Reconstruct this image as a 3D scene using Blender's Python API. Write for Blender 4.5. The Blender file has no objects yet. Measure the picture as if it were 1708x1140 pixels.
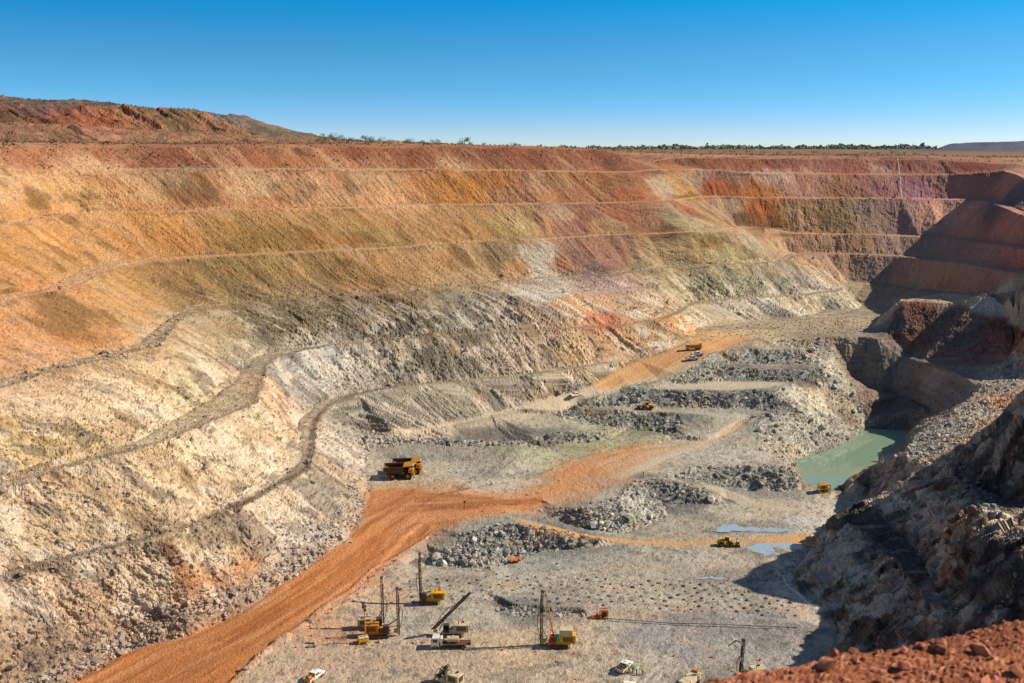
import bpy, bmesh, math, random
import numpy as np
from mathutils import Vector, Matrix
from mathutils.geometry import delaunay_2d_cdt
random.seed(7)
rng = np.random.default_rng(11)
SC = bpy.context.scene
COL = SC.collection
# ------------------------------------------------------------------ camera, sky, sun, exposure
CAMZ = 112.0                       # eye height above the lowest pit floor
PITCH = math.radians(10.91)
FPX = 1660.0                       # focal length in pixels of a 1708 px wide picture
cam_d = bpy.data.cameras.new('camera')
cam = bpy.data.objects.new('camera', cam_d); COL.objects.link(cam)
cam.location = (0, 0, CAMZ)
cam.rotation_euler = (math.pi/2 - PITCH, 0, 0)
cam_d.sensor_width = 36.0
cam_d.lens = 36.0 * FPX / 1708.0
cam_d.clip_start = 0.2
cam_d.clip_end = 30000
cam_d.dof.use_dof = True
cam_d.dof.focus_distance = 330.0
cam_d.dof.aperture_fstop = 4.0
SC.camera = cam
SUN_EL = math.radians(36)
SUN_AZ = math.radians(5)           # measured from +X towards +Y
sun_dir = Vector((math.cos(SUN_EL)*math.cos(SUN_AZ), math.cos(SUN_EL)*math.sin(SUN_AZ), math.sin(SUN_EL)))
sd = bpy.data.lights.new('sun', 'SUN'); sd.energy = 4.8; sd.angle = math.radians(0.5); sd.color = (1.0, 0.91, 0.78)
so = bpy.data.objects.new('sun', sd); COL.objects.link(so)
so.rotation_euler = (-sun_dir).to_track_quat('-Z', 'Y').to_euler()
W = bpy.data.worlds.new('World'); SC.world = W; W.use_nodes = True
nt = W.node_tree; nt.nodes.clear()
w_out = nt.nodes.new('ShaderNodeOutputWorld'); w_bg = nt.nodes.new('ShaderNodeBackground')
w_sky = nt.nodes.new('ShaderNodeTexSky'); w_sky.sky_type = 'NISHITA'; w_sky.sun_disc = False
w_sky.sun_elevation = SUN_EL; w_sky.sun_rotation = math.radians(90) - SUN_AZ
w_sky.altitude = 400; w_sky.air_density = 1.0; w_sky.dust_density = 0.8; w_sky.ozone_density = 2.5
w_tc = nt.nodes.new('ShaderNodeTexCoord'); w_sep = nt.nodes.new('ShaderNodeSeparateXYZ')
w_mul = nt.nodes.new('ShaderNodeMath'); w_mul.operation = 'MULTIPLY_ADD'; w_mul.inputs[1].default_value = 3.4; w_mul.inputs[2].default_value = 0.03
w_cmb = nt.nodes.new('ShaderNodeCombineXYZ'); w_nrm = nt.nodes.new('ShaderNodeVectorMath'); w_nrm.operation = 'NORMALIZE'
w_hsv = nt.nodes.new('ShaderNodeHueSaturation'); w_hsv.inputs['Saturation'].default_value = 1.12; w_hsv.inputs['Value'].default_value = 1.0
L = nt.links.new
L(w_tc.outputs['Generated'], w_sep.inputs[0]); L(w_sep.outputs[0], w_cmb.inputs[0]); L(w_sep.outputs[1], w_cmb.inputs[1])
L(w_sep.outputs[2], w_mul.inputs[0]); L(w_mul.outputs[0], w_cmb.inputs[2]); L(w_cmb.outputs[0], w_nrm.inputs[0])
w_rmp = nt.nodes.new('ShaderNodeValToRGB'); w_rmp.color_ramp.interpolation = 'EASE'     # clear dry air: deep cyan blue above a pale horizon
for k, (p_, c_) in enumerate(((0.0, (1.0, 1.0, 1.10)), (.075, (.56, 1.20, 1.26)), (.15, (.05, 1.26, 1.48)), (.27, (.95, 1.0, .95)))):
    e_ = w_rmp.color_ramp.elements[k] if k < 2 else w_rmp.color_ramp.elements.new(p_)
    e_.position = p_; e_.color = (*c_, 1)
w_mix = nt.nodes.new('ShaderNodeMix'); w_mix.data_type = 'RGBA'; w_mix.blend_type = 'MULTIPLY'; w_mix.inputs[0].default_value = 1.0
L(w_nrm.outputs[0], w_sky.inputs['Vector']); L(w_sky.outputs[0], w_hsv.inputs['Color']); L(w_sep.outputs[2], w_rmp.inputs[0])
L(w_hsv.outputs[0], w_mix.inputs[6]); L(w_rmp.outputs[0], w_mix.inputs[7]); L(w_mix.outputs[2], w_bg.inputs[0])
w_bg.inputs[1].default_value = 0.11
L(w_bg.outputs[0], w_out.inputs[0])
SC.view_settings.view_transform = 'Standard'; SC.view_settings.look = 'None'
SC.view_settings.exposure = 0.34; SC.view_settings.gamma = 1.0
# ------------------------------------------------------------------ pixel <-> place helpers
SP, CP = math.sin(PITCH), math.cos(PITCH)
def qv(v):                                   # fall per metre ahead along the sight line through picture row v
    y = (570.0 - v) / FPX
    return (SP - y*CP) / (CP + y*SP)
def ray_w(u, v):
    y = (570.0 - v) / FPX
    return ((u - 854.0) / FPX) / (CP + y*SP)
def place(p):                                # (u, v, d): d metres under the eye, or -Y ahead; ('w', x, y, d)
    if p[0] == 'w': return (p[1], p[2], CAMZ - p[3])
    if p[0] == 'r': return (p[2]*ray_w(p[1], 720), p[2], CAMZ - p[3])
    u, v, d = p
    if d <= -150: Y = -d; d = Y*qv(v)
    else: Y = d / qv(v)
    return (Y*ray_w(u, v), Y, CAMZ - d)
def resample(pts, step):
    out = [pts[0]]
    for a, b in zip(pts[:-1], pts[1:]):
        a = np.array(a); b = np.array(b)
        n = max(1, int(round(np.hypot(*(b-a)[:2]) / step)))
        for k in range(1, n+1): out.append(tuple(a + (b-a)*k/n))
    return out
def offset(pts, w, dz=0.0, side=1):
    P = np.array(pts); n = len(P); out = []
    for i in range(n):
        t = P[min(n-1, i+1)][:2] - P[max(0, i-1)][:2]
        t = t / (np.hypot(*t) + 1e-9)
        ww = w[i] if hasattr(w, '__len__') else w
        out.append((P[i][0] - t[1]*ww*side, P[i][1] + t[0]*ww*side, P[i][2] + dz))
    return out
VERT, EDGE = [], []
def add_line(pts, step=9.0, wob=0.0, world=False):
    w = pts if world else [place(p) for p in pts]
    w = resample(w, step)
    i0 = len(VERT)
    for k, q in enumerate(w):
        if wob and 0 < k < len(w)-1:
            q = (q[0] + random.uniform(-wob, wob), q[1] + random.uniform(-wob, wob), q[2] + random.uniform(-wob, wob)*0.25)
        VERT.append(q)
    EDGE.extend((i0+k, i0+k+1) for k in range(len(w)-1))
    return w
def add_bench(pts, width, wob=0.7, step=8.0):
    w = add_line(pts, step, wob)
    wd = width if not hasattr(width, '__len__') else np.interp(np.linspace(0, 1, len(w)), np.linspace(0, 1, len(width)), width)
    add_line(offset(w, wd*1.15, 0.12), 1e9, 0, True)
    return w
def add_berm(pts, h, half, step=6.0):
    w = resample([place(p) for p in pts], step)
    add_line(offset(w, half), 1e9, 0, True); add_line(offset(w, -half), 1e9, 0, True)
    add_line([(x, y, z + h*random.uniform(.6, 1.2)) for x, y, z in w], 1e9, 0, True)
# ------------------------------------------------------------------ pit walls: bench edges
L2 = add_bench([(-250,425,25),(0,379,25),(35,371,25),(70,365,25),(140,357,25),(246,354,25),(386,350.6,25.5),(550,347.5,26),(690,343,26.3),(820,341,26.5),(901,340,26.5),
     (1042,338,27),(1108,336.5,27),(1128,333,27),(1180,328,26.5),(1240,329,27),(1300,330.5,27.8),(1400,331,28.1),(1500,332,28.4),(1600,333,28.8),(1640,335,-575),(1655,340,-540),(1675,348,-510),(1700,358,-485),(1740,370,-450),(1800,385,-420)],
     [6,5,4,4,4,4,4,5,5,5,6])
def follow(base, off, curve, step=8.0, wob=.6):       # a wall edge set back from the bench below, its height read from its outline
    B = np.array(base); k = np.ones(7)/7
    S_ = np.stack([np.convolve(np.pad(B[:, i], 3, mode='edge'), k, 'valid') for i in range(3)], 1)
    P = np.array(offset([tuple(p) for p in S_], off))
    cu, cv = np.array(curve).T; out = []
    for x, y, z in P:
        v = 280.0
        for _ in range(6):
            u = 854 + x/y*FPX*(CP + (570-v)/FPX*SP); v = np.interp(u, cu, cv)
        out.append((x, y, CAMZ - y*qv(v)))
    return add_line(out, step, wob, True)
nb = [i for i, p in enumerate(L2) if p[1] > 545 and p[0]/p[1] > .467]
L2m = L2[:(nb[0] if nb else len(L2))]
L1c = [(-250,284),(0,282.5),(150,283),(300,283),(450,282.5),(600,283),(750,284),(880,286),(990,287),(1045,288),(1092,284),(1150,284),(1212,285),(1232,289),(1350,291),(1500,292),(1708,292)]
L1 = follow(L2m, 18, L1c)
L1b = follow(L1, 5, [(u, v-2.0) for u, v in L1c])
R0c = [(-250,243),(0,246),(300,246),(600,247),(880,248),(1000,252),(1025,254),(1048,266),(1070,276),(1092,270),(1135,263),(1300,266),(1500,268),(1640,266),(1708,266)]
R0 = follow(L1, 19, R0c, 7, .8)
R0b = follow(R0, 14, [(-250,238),(0,240.5),(600,242.5),(880,243.5),(1000,248),(1025,252),(1048,262),(1070,270),(1092,265),(1135,258),(1300,260),(1708,260)], 12)
L3 = add_bench([(-250,575,42),(0,507,42),(35,496,42),(105,487,42),(140,475,42),(166,462,42),(178,450,42),(211,439,42),(281,432.5,42),(386,427,42),(527,420.5,42),(620,416,42),(690,411,42),(796,405,42),
     (901,399.5,42),(1007,393,42),(1100,390.5,42),(1147,389,42),(1210,386,42),(1229,383,42),(1243,379,43),(1296,384,45.5),(1320,390,47.5),(1440,392,-572),(1500,394,-572),(1560,397,-562),(1610,402,-530),(1668,409,-470),(1708,416,-440),(1800,435,-400)],
     [5,5,9,7,5,4,4,4,4,4,4,5,5,5,6])
L4 = add_bench([(-250,742,58.5),(0,651,58.5),(70,626,58.5),(176,601,58.5),(274,577,58.5),(281,563,58.5),(299,538,58.5),(330,519,58.5),(400,508,58.5),(550,496,58.5),(655,490.5,58.5),(761,480,58.5),(848,469.5,58.5),
     (936,463,58.5),(1024,458.5,58),(1120,446.5,58),(1228,442,57.5),(1300,438.5,58),(1318,437,58),(1322,430,-545),(1330,424,-562),(1420,424,-560),(1500,428,-552),(1540,432,-530),(1580,437,-490),(1640,446,-455),(1708,458,-425),(1800,478,-390)],
     [6,6,7,5,4,4,4,4,5,5,5,5,5,6,6])
# small ledge between two benches
lg = add_line([(850,494,-434),(900,491,-440),(960,488,-447),(1020,484,-455),(1070,480,-463)], 6, .3)
add_line(offset(lg, 3.0, 0.2), 1e9, 0, True)
add_line([(858,496.5,-432),(900,496,-437.5),(960,493.5,-444),(1020,489,-452),(1062,483,-460)], 6, .3)
L5 = add_line([(-250,930,75),(0,811,75),(70,793,75),(140,775,75),(246,747,75),(334,712,75),(404,684,75),(432,672,75),(439,642,75),(450,611,75),(464,597,75),(509,584,75),(597,573,75),(655,568.5,75),(743,561,75),(831,555,75),
     (936,549.5,74),(1042,543,74),(1112,533,73),(1140,521,73),(1156,506,73),(1210,500.5,72),(1273,496.5,72),(1336,493.5,72),(1400,486.5,72),(1406,478,-530),(1412,472,-545),(1472,476,-541),(1517,483,-520),(1545,487,-490),(1600,492,-455),(1640,495,-435),(1708,498,-410),(1800,505,-385)], 8, .7)
add_line([(-250,920,74.85),(0,804,74.85),(70,784,74.85),(140,765,74.85),(246,726,74.85),(351,666,74.85),(386,640,74.85),(400,623,74.85),(421,598,74.85),(453,586,74.85),(509,579,74.85),(597,569.5,74.85),(655,565.5,74.85),(743,558,74.85),(831,552,74.85),
     (936,546.5,73.85),(1042,540,73.85),(1112,529,72.85),(1135,513,72.85),(1156,502.5,72.85),(1210,497.5,71.85),(1273,493.5,71.85),(1336,490.5,71.85),(1385,484.5,71.85)], 8, .6)
add_line(offset([place(p) for p in [(1412,472,-545),(1472,476,-541),(1517,483,-520),(1545,487,-490),(1600,492,-455),(1640,495,-435),(1708,498,-410)]], 4, .4), 8, .3, True)
L6 = add_line([(-250,1110,91),(0,964,91),(136,929,91),(221,910,91),(285,900,91),(357,860,91),(395,852,91),(458,816,91),(520,783,91),(527,742,91),(530,713,91),(539,693,91),(562,668,91),(597,660,91),(655,649,91),(725,641,90.3),
     (796,636,89.2),(901,624,86.8),(1024,606,84.6),(1052,600,84.8)], 8, .8)
add_line([(-250,1098,90.85),(0,955,90.85),(136,918,90.85),(221,899,90.85),(285,888,90.85),(357,851,90.85),(395,842,90.85),(458,804,90.85),(497,774,90.85),(499,746,90.85),(502,699,90.85),(527,677,90.85),(562,661,90.85),(597,655,90.85),(655,645,90.85),(725,637,90.15),
     (796,632,89.05),(901,620,86.65),(1020,602.5,84.45)], 8, .6)
TOE = add_line([(-250,1400,112),(-60,1230,112),(110,1141,111.5),(221,1081,110.8),(316,1058,110),(427,1004,108.6),(474,966,107.8),(540,925,106.3),(578,900,105.3),(606,850,103.8),(616,822,103.2),(608,790,102.8),(606,760,102.6),(606,741,102.5)], 8, .5)
add_line([(606,741,102.5),(588,724,99.5),(606,726,99),(631,727,98.8),(690,714,98.3),(796,698,97.3),(841,684,96.3),(901,665,93.8),(989,640,89.5),(1042,611,86),(1112,584,82),(1150,571,80.2)], 8, .5)
add_line([(1150,571,80.2),(1160,547,79.5),(1200,543,79.5),(1240,540,79.5),(1290,531,79.5),(1330,530,79.5),(1380,517,79.3),(1428,519,79.4)], 7, .6)
add_line([(1428,519,79.4),(1438,509,-514),(1423,503,79.5),(1472,510,79.5),(1492,514,79.5)], 7, .4)
# ------------------------------------------------------------------ floor steps, terraces, rubble faces
add_line([(606,735,99),(614,728.5,98.9),(704,730,98.9),(794,734.7,98.9),(868,735.6,98.9),(900,730,99),(940,722,99.4),(1000,721,99.8),(1016,715,100.3)], 5, .5)
add_line([(608,739,102.2),(668,743,102.5),(722,746,102.5),(794,748,102.5),(866,750,102.5),(905,748,102.5),(950,738,102.4),(1005,735,102.4),(1022,730,102.2)], 5, .5)
add_line([(843,682,96.2),(880,685,96.3),(934,686,96.5)], 5, .2)
add_line([(843,684.5,96.8),(880,689,97.2),(930,691,97.5)], 5, .2)
# right margin of the upper road
add_line([(934,686,96.5),(962,678,95),(1000,661,92.5),(1035,648,91)], 6, .3)
add_line([(1035,648,91),(1080,639,89),(1130,625,87.2),(1170,603,83.8),(1187,590,82)], 6, .3)
add_line([(1080,645,90.6),(1134,645,90.7),(1200,640,90.8)], 8, .3)
add_line([(1088,642,90.4),(1120,637,89.7),(1160,631,88.9),(1200,633,90.4)], 5, .3)
add_line([(1140,641,90.7),(1200,635.5,90.8),(1265,634.7,90.9),(1330,637,91.2),(1354,633,91.2)], 6, .4)
# cliff A
add_line([(1035,648,91),(1080,647.5,91),(1134,651,91),(1204,652,91.2),(1240,651,91.2),(1291,652,91.5)], 4, .7)
add_line([(962,682,96.3),(1026,677,96.3),(1080,678,96.3),(1152,679,96.5),(1222,681,97),(1294,684,97.5)], 4, .6)
# cliff B
add_line([(1187,590,82),(1204,612,86.3),(1265,616,87),(1330,618,87.4),(1356,619,87.6)], 4, .5)
# cliff C
add_line([(1187,590,82),(1208,586,82.4),(1251,583,82.5),(1303,583,82.5),(1339,587,83)], 4, .4)
add_line([(1204,601,86),(1258,607,87),(1339,608,87.3),(1368,602,86.3)], 4, .4)
# far bench front edge
add_line([(1262,579,82),(1275,576,81.5),(1294,567,80),(1321,562.5,79.5),(1375,563,79.5),(1399,563.5,79.5),(1449,563,79.5),(1468,570,80.5)], 4, .5)
add_line([(1273,580,82.4),(1321,583,82.5),(1345,580,82.3),(1372,590,84.5)], 6, .3)
add_line([(1375,563,79.5),(1386,580,82.6),(1383,594,85.2),(1393,621,90.2),(1411,641,94.1),(1428,663,98.3),(1438,681,102),(1455,699,105.6),(1447,712,108)], 4, .6)
add_line([(1356,619,87.6),(1370,602,86)], 5, .2); add_line([(1291,652,91.5),(1322,640,91),(1356,634,91.2)], 5, .3)
# mined hole beside the far bench
add_line([(1404,600,-418),(1420,622,-416),(1432,645,99.5),(1480,655,100.5),(1520,667,101.5),(1548,681,102)], 5, .4)
add_line([(1466,693,-381),(1490,691,102.6),(1535,690,102.6),(1553,690,102.4)], 5, .4)
# lake bed rim (just under the water plane)
LAKE_D = 108.6
add_line([(1446,718,108.6),(1510,718.5,108.6),(1514,730,108.6),(1508,742,108.6),(1485,764,108.6),(1456,774,108.6),(1438,785,108.6),(1417,798,108.6),(1392,815,108.6)], 5, 0)
add_line([(1392,815,108.7),(1365,812,108.6),(1348,805,108.6),(1339,797,108.6),(1332,781,108.6),(1328,771,108.6),(1348,762,108.6),(1375,756,108.6),(1406,743,108.6),(1424,731,108.6),(1446,718,108.6)], 4, .5)
add_line([(1450,738,114),(1480,738,114),(1450,760,114),(1410,770,114),(1375,785,113)], 8, 0)
add_line([(1358,819,108.5),(1384,819,108.5),(1394,818,108.6)], 6, .2)
# cliff D and loading ledge
add_line([(945,684,96.3),(959,684.5,96.4),(1008,686,96.6),(1073,688,97),(1131,691,97.2)], 4, .6)
add_line([(940,700,98.3),(954,703,99.5),(1008,712,101.5),(1089,719.5,102.3),(1100,725,102.5),(1130,734,102.4),(1181,736.5,102.3)], 4, .6)
add_line([(1131,691,97.2),(1185,692,97.5),(1232,690,97.6),(1246,693,98)], 6, .3)
add_line([(1100,722,101.9),(1116,726,101.3),(1150,729,101.3),(1181,730,101),(1215,712,99.5),(1246,693,98)], 6, .3)
add_line([(1246,693,98),(1262,712,100),(1270,735,101.5),(1262,752,102.6)], 5, .5)
add_line([(1181,736.5,102.3),(1222,720,100.8),(1252,700,98.8)], 6, .2)
add_line([(1200,742,102.3),(1235,744,101.7),(1262,752,102.6),(1282,757,102.4),(1300,768,102.6),(1322,781,103.6)], 5, .7)
add_line([(1200,748,102.5),(1240,752,102.5),(1268,760,102.6),(1296,777,102.8)], 5, .4)
# terrace E
add_line([(1095,796,102.4),(1120,782,102.4),(1150,777.5,102.4),(1209,777,102.6),(1258,777,102.6),(1296,778,102.8)], 5, .6)
add_line([(1296,778,102.8),(1322,784,104),(1330,800,108)], 5, .4)
add_line([(1105,798,102.8),(1150,803,104),(1185,806,106),(1209,810,107.5),(1257,818,109.3),(1312,820,109),(1332,816,108.6),(1345,812,108.5)], 5, .6)
# heap with the two tracks
add_line([(912,858,106.2),(938,850,104.9),(972,849,104.5),(1005,840,103.8),(1035,830,103.2),(1050,812,102.8),(1073,797.5,102.6),(1098,801,103),(1152,808,105),(1196,828,108.4),(1212,841,110.2)], 5, .6)
add_line([(915,868,107.2),(990,882,110),(1044,891,111),(1080,876,111),(1112,860,110.6),(1112,843,109.6),(1160,838,109.3),(1200,843,110)], 5, .6)
add_line([(1110,799,103),(1160,803,104.6),(1210,818,107.6),(1260,838,110)], 6, .2)
# heap in front of the junction
add_line([(716,932,109.9),(748,915.6,107.7),(788,887,104.8),(838,874,103),(856,871,102.8),(880,878,103.8),(910,881,104.9),(948,889,107.3),(993,907,110.7)], 4, .5)
add_line([(711,943,111),(766,947,111),(820,949,111),(853,936,111),(880,922,111),(921,916,111),(986,915,111)], 4, .5)
# the little berm of drill waste
add_berm([(870,950,111),(941,957,111),(1022,959,111)], .6, 1.2, 3)
add_berm([(730,946,111),(800,953,111),(860,952,111)], .5, 1.0, 3)
# small sump dug in the floor
add_line([(826,1019,111),(864,1011,111),(898,1011,111),(938,1014,111),(975,1017,111),(992,1023,111)], 3, .2)
add_line([(846,1022,112.3),(866,1023,112.7),(900,1024,112.9),(938,1026,112.7),(962,1026,112.1)], 3, .15)
add_line([(816,1027,110.8),(864,1035,110.7),(917,1037,110.7),(966,1033,110.8),(988,1028,111)], 3, .2)
# road kerb berms
add_berm([(706,903,108.0),(660,930,108.3),(622,950,108.7),(585,985,109.3),(545,1008,109.6),(510,1040,110.2),(440,1090,110.9),(385,1141,111.3)], .55, 1.1, 4)
# floor levels
UF = [(650,800,103),(750,800,102.8),(850,790,102.6),(960,760,102.5),(1060,750,102.4),(1150,750,102.4),(985,800,102.9),(900,832,103.6),(830,850,103.6),(700,842,103.8),(640,860,104.5),(760,770,102.5)]
for p in UF: VERT.append(place(p))
add_line([(640,880,105.6),(730,880,106.2),(800,865,104.6)], 9, .2)
add_line([(860,864,103.8),(900,874,105.2),(950,886,107.6),(1000,895,109.4),(1060,902,110.6),(1130,905,111),(1250,900,111),(1370,890,111)], 8, .2)
add_line([(850,870,104),(900,879,105.2),(950,890,107.7),(1000,899,109.4),(1060,908,110.7)], 8, .1)
for p in [(700,955,110.2),(640,985,110.4),(560,1040,110.7),(700,980,111),(620,1020,111),(520,1080,111),(440,1130,111.3),(800,980,111),(950,980,111),(1100,980,111),(1250,960,111),(1150,1060,111),(1000,1060,111),(850,1080,111),(700,1080,111),(600,1120,111),
          (1180,870,111),(1300,845,109.8),(1380,840,109.8),(1300,880,110.8),(1120,940,111),(1260,1050,111),(1330,1100,111),(1100,1120,111),(900,1140,111),
          (1250,560,79.6),(1350,545,79.4),(1420,540,79.4),(1200,562,79.8),(1230,573,81)]: VERT.append(place(p))
# ------------------------------------------------------------------ right side: spoil, benches, spur
M = add_line([(1500,502,-492),(1508,503,-436),(1562,505,-433),(1607,507,-429),(1652,518,-420),(1670,526,-413),(1688,538,-406)], 6, .5)
add_line([(1492,514,79.5),(1479,526,79.5),(1455,545,79.5),(1449,563,79.5)], 6, .5)
add_line([(1478,530,-455),(1482,545,-440),(1476,558,-425),(1468,570,80.5)], 5, .4)
add_line([(1506,500,-475),(1545,496,-466),(1590,498,-446),(1628,500.5,-428)], 6, .4)
P2 = add_line([(1632,503.5,-423),(1660,509,-417),(1708,513,-404),(1780,520,-385)], 6, .3)
add_line([(1645,487,-419),(1680,485,-412),(1708,484.5,-400),(1780,482,-382)], 6, .3)
add_line([(1655,486,-425),(1708,484,-406),(1780,481,-387)], 6, .3)
add_line([(1468,570,80.5),(1490,588,-416),(1508,594,-414),(1535,604,-402),(1562,613,-391),(1595,622,-381),(1622,640,-368)], 5, .5)
add_line([(1515,590,-417),(1540,599,-405),(1566,608,-394),(1598,616,-384)], 5, .4)
add_line([(1620,661,-355),(1640,642,-361),(1661,615,-379),(1678,597,-390),(1690,585,-396),(1697,562,-406),(1694,545,-409),(1688,538,-406)], 5, .6)
add_line([(1553,690,102.4),(1575,680,-370),(1600,668,-362),(1620,661,-355)], 6, .4)
SPL = add_line([(1510,744,-317),(1540,716,-330),(1580,690,-343),(1620,661,-355)], 5, .6)
add_line([(1514,735,108.8),(1522,712,-350),(1545,700,-360),(1553,690,102.4)], 5, .3)
# plateau of the spur
add_line([(1517,746,-312),(1517,764,-297),(1544,773,-288),(1571,786,-276),(1598,802,-262),(1616,818,-248),(1622,838,-234),(1622,856,-222),(1670,857,-214),(1697,879,-200),(1760,900,-186),(1900,930,-168)], 4, .6)
add_line([(1573,762,-281),(1598,749,-276),(1633,730,-270),(1679,684,-264),(1708,664,-260),('w',143,258,55),('w',154,252,40)], 4, .6)
add_line([(1574,767,-278),(1600,795,-262),(1640,815,-248),(1680,830,-236),(1740,850,-222)], 5, .5)
add_line([('r',1580,286,91.2),('r',1610,291,90),('r',1645,295,88.5),('r',1690,298,86),('r',1760,300,82)], 5, .4)
add_line([('w',154,252,40),('w',157,240,44),('w',158,225,54),('w',160,205,62)], 6, .4)
for p in [('w',188,330,84),('w',212,385,78),('w',236,425,71),('w',200,350,82)]: VERT.append(place(p))
add_line([('w',330,440,40),('w',300,400,25),('w',290,330,25),('w',270,270,30),('w',250,215,35),('w',220,150,40),('w',160,100,45)], 12, .5)
# faces of the spur towards the floor
add_line([(1388,819,108.7),(1396,826,109.4),(1430,834,110),(1451,832,110.3),(1446,846,110.8),(1420,856,111),(1404,858,111)], 4, .4)
add_line([(1390,815,-309),(1400,807,-312),(1427,788,-312),(1454,772.5,-312),(1470,769,-314),(1485,765,-316),(1500,757,-317),(1510,744,-317)], 4, .5)
add_line([(1404,858,111),(1397,866,-266),(1443,884,-252),(1484,929,-231),(1502,946,-224),(1530,985,-208),(1570,1030,-190)], 4, .5)
add_line([(1446,842,-276),(1484,875,-258),(1516,900,-243),(1527,922,-234),(1550,960,-219),(1590,1010,-199)], 4, .5)
add_line([(1404,858,111),(1375,880,111),(1358,906,111),(1332,938,111),(1317,976,111),(1345,996,111),(1383,1016,111),(1392,1049,111),(1402,1066,111),(1385,1090,111),(1440,1140,111),(1560,1250,111)], 4, .5)
add_line([(1600,905,-210),(1660,905,-198),(1720,930,-182)], 6, .5)
# near ground under the picture, and the pit rim the camera stands on
add_line([('w',-140,150,111),('w',0,160,111),('w',90,150,111)], 12, .3)
add_line([('w',-160,60,75),('w',-80,75,80),('w',0,78,80),('w',80,75,78),('w',140,60,60)], 12, .3)
add_line([('w',-160,2,15),('w',-40,14,12),('w',0,20,14),('w',40,14,12),('w',160,2,10)], 12, .3)
add_line([('w',-420,2,0),('w',420,2,2)], 60, 0)
# land behind the rim, dumps, plain
add_line([(1664,284,-605),(1678,287,-580),(1694,292,-560),(1708,298,-545),('w',275,505,17),('w',268,450,18),('w',262,410,20)], 8, .4)
add_line([(1676,275,-614),(1708,275,-604),('w',330,540,10),('w',325,480,10),('w',315,410,10)], 10, .4)
add_line([(1672,262,-645),(1708,263,-655),('w',400,600,7),('w',390,460,7)], 14, .4)
add_line([(-250,232,-520),(0,236,-545),(250,237,-585),(500,237,-645),(590,237,-700)], 14, .6)
add_line([(-250,206,-560),(0,210,-575),(130,211,-590),(200,216,-604),(300,222,-625),(420,229,-655),(500,233,-690)], 10, 1)
add_line([(-250,202,-580),(0,207,-598),(130,208,-612),(200,213,-628),(300,219,-648),(420,226,-685)], 10, 1)
add_line([(-250,168,-612),(0,172,-632),(110,178,-645),(210,178,-668),(300,183,-685),(370,192,-705),(430,206,-735),(500,224,-770),(560,233,-820)], 9, 1)
add_line([(-250,166,-650),(0,168,-665),(110,176,-672),(210,177.5,-690),(260,183,-700)], 9, .8)
add_line([(-250,150,-685),(0,160,-700),(30,167,-705),(150,167,-722),(195,174,-735),(215,182,-745),(330,190,-780),(395,192,-790),(440,206,-810),(520,226,-850)], 9, 1.2)
add_line([('w',-520,900,-50),('w',-400,900,-42),('w',-250,900,-15),('w',-190,900,-6)], 20, 1)
add_line([('w',-900,1100,0),('w',-300,1050,0),('w',0,1000,1),('w',300,1000,6),('w',700,1000,7)], 60, 0)
add_line([(1560,250,-1300),(1640,250.5,-1270),(1720,251,-1260),(1900,251,-1240)], 40, 2)
add_line([(1575,243,-1330),(1592,240,-1340),(1650,239,-1320),(1680,236.5,-1330),(1740,236,-1330),(1900,234,-1300)], 20, 2)
add_line([(1590,240,-1420),(1740,234,-1430),(1900,232,-1430)], 40, 2)
add_line([(1560,249,-1600),(1900,249,-1600)], 60, 0)
for p in [('w',-1500,300,0),('w',-2000,2500,2),('w',0,2500,6),('w',2000,2500,7),('w',1200,700,7),('w',900,100,7),('w',-900,100,0),('w',-7000,9000,8),('w',7000,9000,8),('w',0,9000,8),
          ('w',-330,330,0),('w',-420,420,-2),('w',-420,250,0),('w',-300,200,0),('w',-260,140,3),('w',-230,60,5)]: VERT.append(place(p))
# ------------------------------------------------------------------ triangulate, then sample
def triangulate():
    vc = [Vector((v[0], v[1])) for v in VERT]
    vs, es, fs, ov, oe, of = delaunay_2d_cdt(vc, EDGE, [], 0, 1e-4, True)
    zz = np.array([v[2] for v in VERT])
    pos = np.array([(v.x, v.y) for v in vs]); z = np.zeros(len(vs)); bad = []
    for i, o in enumerate(ov):
        if o: z[i] = zz[o].mean()
        else: bad.append(i)
    E = np.array(EDGE); A = np.array([v[:2] for v in VERT])
    for i in bad:
        p = pos[i]; a = A[E[:, 0]]; b = A[E[:, 1]]; d = b - a
        t = np.clip(((p-a)*d).sum(1) / ((d*d).sum(1)+1e-9), 0, 1)
        e = np.hypot(*((a + d*t[:, None]) - p).T); k = np.argsort(e)[:2]
        z[i] = np.mean([zz[E[j, 0]]*(1-t[j]) + zz[E[j, 1]]*t[j] for j in k])
    return pos, z, [tuple(f) for f in fs], len(bad)
CP_, CZ_, CT_, nbad = triangulate()
WMAX, NW = 0.63, 1261
GW = np.linspace(-WMAX, WMAX, NW)
Y_NEAR, Y_FAR = 95.0, 800.0
GY = np.arange(Y_NEAR, Y_FAR + .01, 0.5)
Z0 = np.full((NW, len(GY)), np.nan)
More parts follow.
